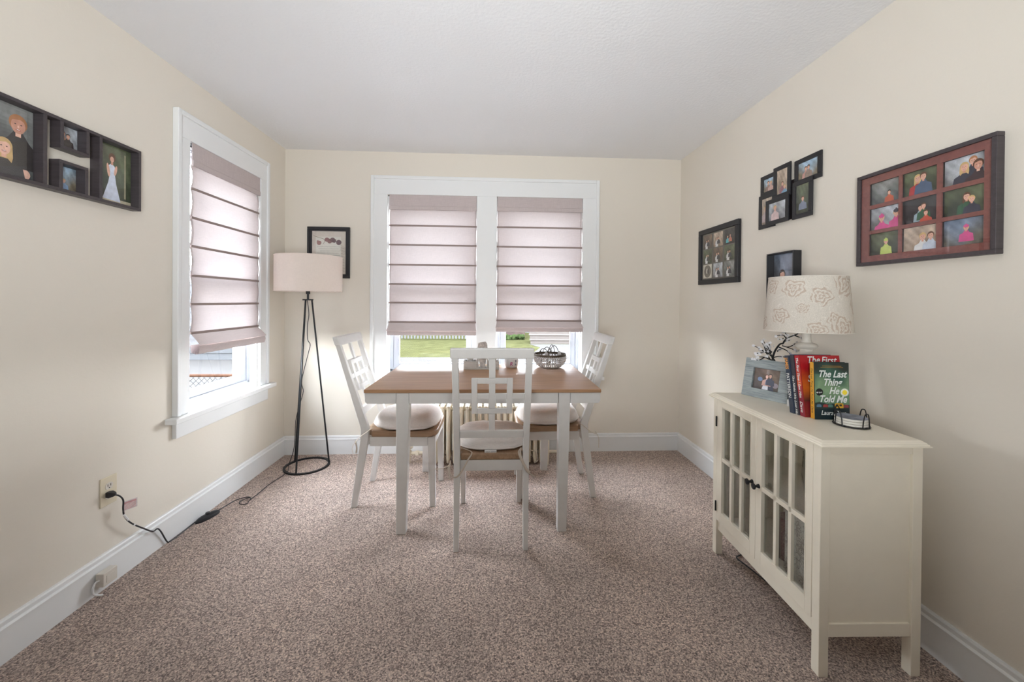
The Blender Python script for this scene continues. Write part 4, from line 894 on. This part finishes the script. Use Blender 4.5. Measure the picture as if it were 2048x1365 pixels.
for p in tips[4:]+[q+Vector((random.uniform(-.008, .008), random.uniform(-.01, .01), random.uniform(-.006, .010))) for q in tips[8:]]:
    ax = Vector((random.uniform(-1, 1), random.uniform(-1, .2), random.uniform(-.2, 1))).normalized(); x = ax.orthogonal().normalized(); y = ax.cross(x)
    for k in range(5):
        a = 2*pi*k/5; dr = (x*cos(a)+y*sin(a)+ax*.5).normalized(); sd = (x*-sin(a)+y*cos(a)); L_ = .0085
        v = [b.m.verts.new(p), b.m.verts.new(p+dr*L_*.6+sd*.0030), b.m.verts.new(p+dr*L_), b.m.verts.new(p+dr*L_*.6-sd*.0030)]; b.m.faces.new(v)
    b.ball(p+ax*.002, .0018, 5)
b.out('blossoms', mat('blossom_petal', (.74, .74, .76), .5), tr)

# ------------------------------------------------------------------ wall pictures
def rects(root, name, m, M, x0, x1, z0, z1, bw_, d0, d1, bev=.0015):
    b = B(); b.box(x0, x1, d0, d1, z0, z0+bw_, M); b.box(x0, x1, d0, d1, z1-bw_, z1, M); b.box(x0, x0+bw_, d0, d1, z0+bw_, z1-bw_, M); b.box(x1-bw_, x1, d0, d1, z0+bw_, z1-bw_, M)
    return b.out(name, m, root, bev)
# right wall frame: local x = -Y (left to right when facing the wall), y = distance off the wall, z up
def MR(y_, z_): return Matrix(((0, -1, 0, 0), (-1, 0, 0, 0), (0, 0, 1, 0), (0, 0, 0, 1)))
MRt = MR(0, 0)
def PR(off, x, z): return MRt @ frame_m((x, off, z), (1, 0, 0), (0, 0, 1)) if False else Matrix.LocRotScale(Vector((-off, -x, z)), None, None) @ frame_m((0, 0, 0), (0, -1, 0), (0, 0, 1))
# nine-opening cherry collage
big = thing('collage_frame', 'wide dark frame with cherry-red grid holding nine family photos, right wall', 'picture frame', (XR, 1.554, 1.362))
Wb, Hb = .452, .368
rects(big, 'frame_moulding', ESP, MRt, 0, Wb, 0, Hb, .014, .0, .026)
b = B(); b.box(.014, Wb-.014, .002, .006, .014, Hb-.014, MRt); b.out('backing_board', ESPIN, big)
ox = [.047, .164, .300]; ow = [.110, .126, .118]
ox = [.046, .172, .302]; ow = .114; oz = [.039, .139, .240]; oh = .086
b = B(); xs = [.014]; 
for k in range(3): xs += [ox[k], ox[k]+ow]
xs.append(Wb-.014)
for k in range(0, 8, 2): b.box(xs[k], xs[k+1], .014, .018, .014, Hb-.014, MRt)
zs = [.014]
for k in range(3): zs += [oz[k], oz[k]+oh]
zs.append(Hb-.014)
for j in range(3):
    for k in range(0, 8, 2): b.box(ox[j], ox[j]+ow, .014, .018, zs[k], zs[k+1], MRt)
b.out('mat_grid', CHERRY, big)
red, blu, grn, pnk, nvy, wht = srgb(170, 40, 44), srgb(70, 90, 120), srgb(50, 92, 66), srgb(206, 80, 140), srgb(50, 52, 70), srgb(215, 215, 215)
ppl = [[('grey', [dict(x=.07, y=.030, s=.016, hair=H_DK, top=srgb(190, 90, 60), face=False)]), ('green', [dict(x=.045, y=.045, s=.026, hair=H_BL, top=red, long=True), dict(x=.064, y=.048, s=.026, hair=H_BR, top=blu)]), ('snow', [dict(x=.078, y=.052, s=.026, hair=H_RD, top=nvy), dict(x=.055, y=.038, s=.028, hair=H_BL, top=nvy, long=True), dict(x=.092, y=.032, s=.032, hair=H_BR, top=srgb(58, 40, 48), skin=1)])],
       [('snow', [dict(x=.042, y=.030, s=.026, hair=H_BL, top=pnk, hat=pnk), dict(x=.098, y=.040, s=.026, hair=H_BL, top=pnk, hat=srgb(60, 60, 70))]), ('dark', [dict(x=.055, y=.042, s=.020, hair=H_DK, top=srgb(150, 170, 180)), dict(x=.066, y=.046, s=.020, hair=H_BR, top=grn), dict(x=.074, y=.022, s=.018, hair=H_BR, top=srgb(190, 80, 60))]), ('green', [dict(x=.062, y=.044, s=.024, hair=H_BR, top=grn, long=True), dict(x=.076, y=.034, s=.021, hair=H_BL, top=nvy)])],
       [('green', [dict(x=.060, y=.040, s=.020, hair=H_BL, top=srgb(190, 205, 110), hat=srgb(190, 205, 110))]), ('sand', [dict(x=.064, y=.034, s=.026, hair=H_BL, top=wht), dict(x=.090, y=.036, s=.024, hair=H_BR, top=srgb(190, 200, 215))]), ('water', [dict(x=.062, y=.046, s=.018, hair=H_BL, top=pnk, hat=pnk)])]]
for j in range(3):
    for i in range(3):
        key, pp = ppl[2-j] [i] if False else ppl[j][i]
        snap(big, 'photo_print', PR(.008, ox[i], oz[2-j]), ow, oh, key, 10*j+i, pp)
b = B(); b.box(.014, Wb-.014, .0195, .0205, .014, Hb-.014, MRt); b.out('glass_pane', PGLASS, big)
# six overlapping black frames
six = thing('collage_frame', 'cluster of six overlapping black photo frames high on the right wall', 'picture frame', (XR, 2.17, 1.62))
o6 = [('A', 2.165, 2.035, 1.808, 1.922, .010, 'sky', [dict(x=.035, y=.035, s=.02, hair=H_BR, top=srgb(150, 120, 110), face=False), dict(x=.055, y=.030, s=.02, hair=H_BL, top=srgb(200, 160, 150), face=False)]),
      ('B', 2.053, 1.931, 1.765, 1.935, .018, 'sand', [dict(x=.04, y=.04, s=.02, hair=H_BR, top=srgb(140, 90, 100), face=False), dict(x=.055, y=.02, s=.02, hair=H_BL, top=srgb(110, 150, 180), face=False)]),
      ('C', 1.915, 1.752, 1.800, 1.925, .010, 'sky', [dict(x=.045, y=.035, s=.02, hair=H_BR, top=srgb(200, 150, 140), face=False), dict(x=.062, y=.038, s=.02, hair=H_DK, top=srgb(150, 130, 120), face=False)]),
      ('D', 1.917, 1.793, 1.630, 1.816, .018, 'green', [dict(x=.04, y=.06, s=.022, hair=H_BR, top=srgb(130, 140, 160), face=False)]),
      ('E', 2.173, 2.045, 1.626, 1.814, .014, 'sand', [dict(x=.03, y=.07, s=.03, hair=H_BL, top=srgb(190, 170, 170), face=False)]),
      ('F', 2.100, 1.932, 1.632, 1.770, .026, 'snow', [dict(x=.045, y=.05, s=.026, hair=H_BL, top=srgb(215, 190, 190), face=False)])]
for n_, y0, y1, z0, z1, off, key, pp in o6:
    x0, x1 = 2.17-y0, 2.17-y1; za, zb = z0-1.62, z1-1.62
    f = rects(six, 'small_frame', BLKF, MRt, x0, x1, za, zb, .022, off-.008 if off > .012 else .001, off)
    b = B(); b.box(x0+.02, x1-.02, off-.007, off-.006, za+.02, zb-.02, MRt); b.out('backing_board', ESPIN, f)
    snap(f, 'photo_print', PR(off-.005, x0+.0225, za+.0225), x1-x0-.045, zb-za-.045, key, int(y0*100), pp, 8, 8)
    b = B(); b.box(x0+.02, x1-.02, off-.0030, off-.0024, za+.02, zb-.02, MRt); b.out('glass_pane', PGLASS, f)
b = B(); b.box(.05, .36, .001, .004, .02, .22, MRt); b.out('rear_bracket', ESPIN, six)
# nine photo frame in dark mat, further back
nin = thing('collage_frame', 'square black frame with nine small wedding photos nearest the back corner, right wall', 'picture frame', (XR, 2.812, 1.336))
Wn, Hn = .466, .393; Wn = .466
rects(nin, 'frame_moulding', BLKF, MRt, 0, Wn, 0, Hn, .034, 0, .022, .003)
B().box(.034, Wn-.034, .004, .008, .034, Hn-.034, MRt).out('photo_mat', mat('grey_mat', srgb(92, 88, 82), .8), nin)
for j in range(3):
    for i in range(3):
        x0, z0 = .050+i*.127, .045+(2-j)*.104; key = ('brown', 'sand', 'dark', 'green', 'brown', 'green', 'sand', 'snow', 'grey')[3*j+i]
        pp = [dict(x=.04, y=.045, s=.016, hair=H_BR, top=wht, face=False, bot=.0), dict(x=.060, y=.048, s=.016, hair=H_DK, top=srgb(50, 50, 60), face=False)]
        if j == 0 and i == 2: pp = [dict(x=.035, y=.04, s=.016, hair=H_DK, top=srgb(90, 180, 190), face=False), dict(x=.062, y=.045, s=.016, hair=H_BR, top=srgb(190, 120, 100), face=False)]
        if j == 2 and i == 0:
            P = Print(); P.rect(0, 0, .108, .096, srgb(205, 200, 186)); P.ell(.054, .048, .044, .044, srgb(110, 104, 96), 30); P.ell(.048, .05, .012, .02, srgb(190, 185, 175)); P.ell(.062, .046, .010, .02, srgb(60, 58, 58)); P.out('photo_print', nin, PR(.009, x0, z0), PHOTO); continue
        snap(nin, 'photo_print', PR(.009, x0, z0), .108, .096, key, 40+3*j+i, pp, 8, 8)
B().box(.034, Wn-.034, .0130, .0137, .034, Hn-.034, MRt).out('glass_pane', PGLASS, nin)
# deep shadow-box frame behind the lamp
dp = thing('shadow_box', 'deep black frame on the right wall, partly hidden by the rose-printed lamp shade', 'picture frame', (XR, 2.062, 1.205))
rects(dp, 'frame_moulding', BLKF, MRt, 0, .190, 0, .268, .006, 0, .044)
snap(dp, 'photo_print', PR(.004, .006, .006), .178, .256, 'water', 77, [dict(x=.06, y=.12, s=.05, hair=H_DK, top=srgb(70, 80, 110), face=False)], 10, 12)
B().box(.006, .184, .007, .008, .006, .262, MRt).out('glass_pane', glass('deep_frame_glass', 2.2), dp)
# left wall: local x = +Y, y off the wall, z up
MLf = Matrix(((0, 1, 0, 0), (1, 0, 0, 0), (0, 0, 1, 0), (0, 0, 0, 1)))
def PL(off, x, z): return frame_m((off, x, z), (0, 1, 0), (0, 0, 1))
lf = thing('shadow_box_collage', 'long espresso shadow-box frame with a family portrait and bride photo, left wall', 'picture frame', (XL, .945, 1.594))
def lbx(x0, x1, z0, z1, bw_=.012, name='photo_box'):
    b = B(); dd = .038
    b.box(x0, x1, .0, dd, z0, z0+bw_, MLf); b.box(x0, x1, .0, dd, z1-bw_, z1, MLf); b.box(x0, x0+bw_, .0, dd, z0+bw_, z1-bw_, MLf); b.box(x1-bw_, x1, .0, dd, z0+bw_, z1-bw_, MLf)
    f = b.out(name, ESP, lf, .001); b = B(); b.box(x0+bw_, x1-bw_, .0015, .003, z0+bw_, z1-bw_, MLf); b.out('backing_board', ESPIN, f); return f
HH = .268
f1 = lbx(0, .524, 0, HH); f2 = lbx(.566, .670, HH-.110, HH); f3 = lbx(.563, .665, 0, .116); f4 = lbx(.709, .895, 0, HH)
b = B(); b.box(.524, .566, 0, .038, HH-.012, HH, MLf); b.box(.670, .709, 0, .038, HH-.012, HH, MLf); b.box(.524, .563, 0, .038, 0, .012, MLf); b.box(.665, .709, 0, .038, 0, .012, MLf); b.out('connecting_bar', ESP, lf, .001)
def fam(P):
    P.poly([(.30, 0), (.30, .02), (.34, .07), (.40, .085), (.46, .06), (.50, 0)], srgb(70, 70, 78)); P.ell(.46, .02, .03, .022, SK[2])
TOPD = srgb(58, 54, 54)
snap(f1, 'photo_print', PL(.0042, .013, .013), .498, HH-.026, 'grey', 91, [dict(x=.455, y=.150, s=.060, hair=H_RD, top=TOPD, skin=1), dict(x=.372, y=.130, s=.058, hair=H_BL, top=TOPD, long=True), dict(x=.290, y=.15, s=.06, hair=H_DK, top=TOPD), dict(x=.415, y=.068, s=.052, hair=H_BL, top=srgb(64, 60, 60), skin=2, long=True)], 20, 10, fam)
snap(f2, 'photo_print', PL(.0042, .579, HH-.097), .078, .084, 'snow', 92, [dict(x=.028, y=.045, s=.018, hair=H_BR, top=srgb(170, 130, 110), face=False), dict(x=.045, y=.04, s=.018, hair=H_DK, top=srgb(60, 50, 50), face=False)], 8, 8)
snap(f3, 'photo_print', PL(.0042, .576, .013), .076, .090, 'sky', 93, [dict(x=.02, y=.035, s=.016, hair=H_BL, top=srgb(210, 190, 120), face=False), dict(x=.034, y=.03, s=.014, hair=H_BL, top=srgb(130, 160, 200), face=False)], 8, 8)
def bride(P):
    P.poly([(.034, .014), (.112, .010), (.092, .085), (.086, .13), (.066, .13), (.058, .085)][::-1], srgb(206, 214, 232)); P.poly([(.066, .13), (.060, .155), (.072, .168), (.086, .155), (.088, .13)], srgb(214, 220, 236))
    P.ell(.058, .135, .006, .028, SK[0], a=.15); P.ell(.090, .140, .006, .022, SK[0], a=-.2)
P = Print(); bgp(P, .160, HH-.026, 'green', 94, 14, 14); P.rect(0, 0, .16, .02, srgb(196, 186, 160)); bride(P); P.rect(.069, .160, .079, .176, SK[1]); P.ell(.074, .190, .015, .019, H_BR); P.ell(.074, .183, .0085, .012, SK[0]); P.rect(.128, .03, .136, .22, srgb(150, 146, 120))
P.out('photo_print', f4, PL(.0042, .722, .013), PHOTO)
for f, x0, x1, z0, z1 in ((f1, .012, .512, .012, HH-.012), (f2, .578, .658, HH-.098, HH-.012), (f3, .575, .653, .012, .104), (f4, .721, .883, .012, HH-.012)):
    B().box(x0, x1, .0095, .0102, z0, z1, MLf).out('glass_pane', PGLASS, f)
# back wall certificate
ce = thing('certificate_frame', 'black frame with an illustrated certificate on the back wall behind the floor lamp', 'picture frame', (-1.430, D, 1.374))
MBf = Matrix(((1, 0, 0, 0), (0, -1, 0, 0), (0, 0, 1, 0), (0, 0, 0, 1)))
rects(ce, 'frame_moulding', BLKF, MBf, 0, .322, 0, .398, .018, 0, .020, .002); rects(ce, 'inner_moulding', BLKF, MBf, .018, .304, .018, .380, .014, 0, .013, .001)
P = Print(); P.grid(0, 0, .262, .338, lambda u, v: srgb(206, 198, 188) if (u < .12 or u > .86 or v > .86) else srgb(214, 212, 204), 26, 30)
P.line([(.01, .30), (.09, .275), (.10, .26), (.085, .235)], .003, srgb(120, 110, 84)); P.line([(.10, .28), (.15, .275), (.17, .25), (.185, .275)], .003, srgb(150, 138, 96))
for cx, cy, r_, c in ((.055, .245, .018, (150, 112, 108)), (.046, .256, .009, (150, 112, 108)), (.115, .270, .018, (140, 104, 104)), (.135, .258, .018, (130, 98, 96)), (.158, .268, .020, (116, 92, 92)), (.170, .262, .016, (104, 82, 84)), (.205, .250, .021, (104, 84, 88))): P.ell(cx, cy, r_, r_*.95, srgb(*c))
for k in range(10): P.rect(.04+.012*(k % 3), .215-.017*k, .215-.010*(k % 2), .2172-.017*k, srgb(160, 158, 150))
for k in range(9): P.line([(.222+.006*(k % 2), .21-.022*k), (.25, .20-.022*k)], .0018, srgb(138, 122, 116)); P.line([(.01, .32-.012*k), (.035-.002*k, .335-.012*k)], .0012, srgb(150, 138, 128)); P.line([(.215, .235-.006*k), (.262, .205-.006*k)], .0010, srgb(140, 130, 120))
P.out('certificate_print', ce, MBf @ frame_m((.030, .005, .030), (1, 0, 0), (0, 0, 1)) if False else frame_m((.030, -.005, .030), (1, 0, 0), (0, 0, 1)), attr_mat('paper_print', .7, noise=.04))
B().box(.030, .292, .0085, .009, .030, .368, MBf).out('glass_pane', PGLASS, ce)
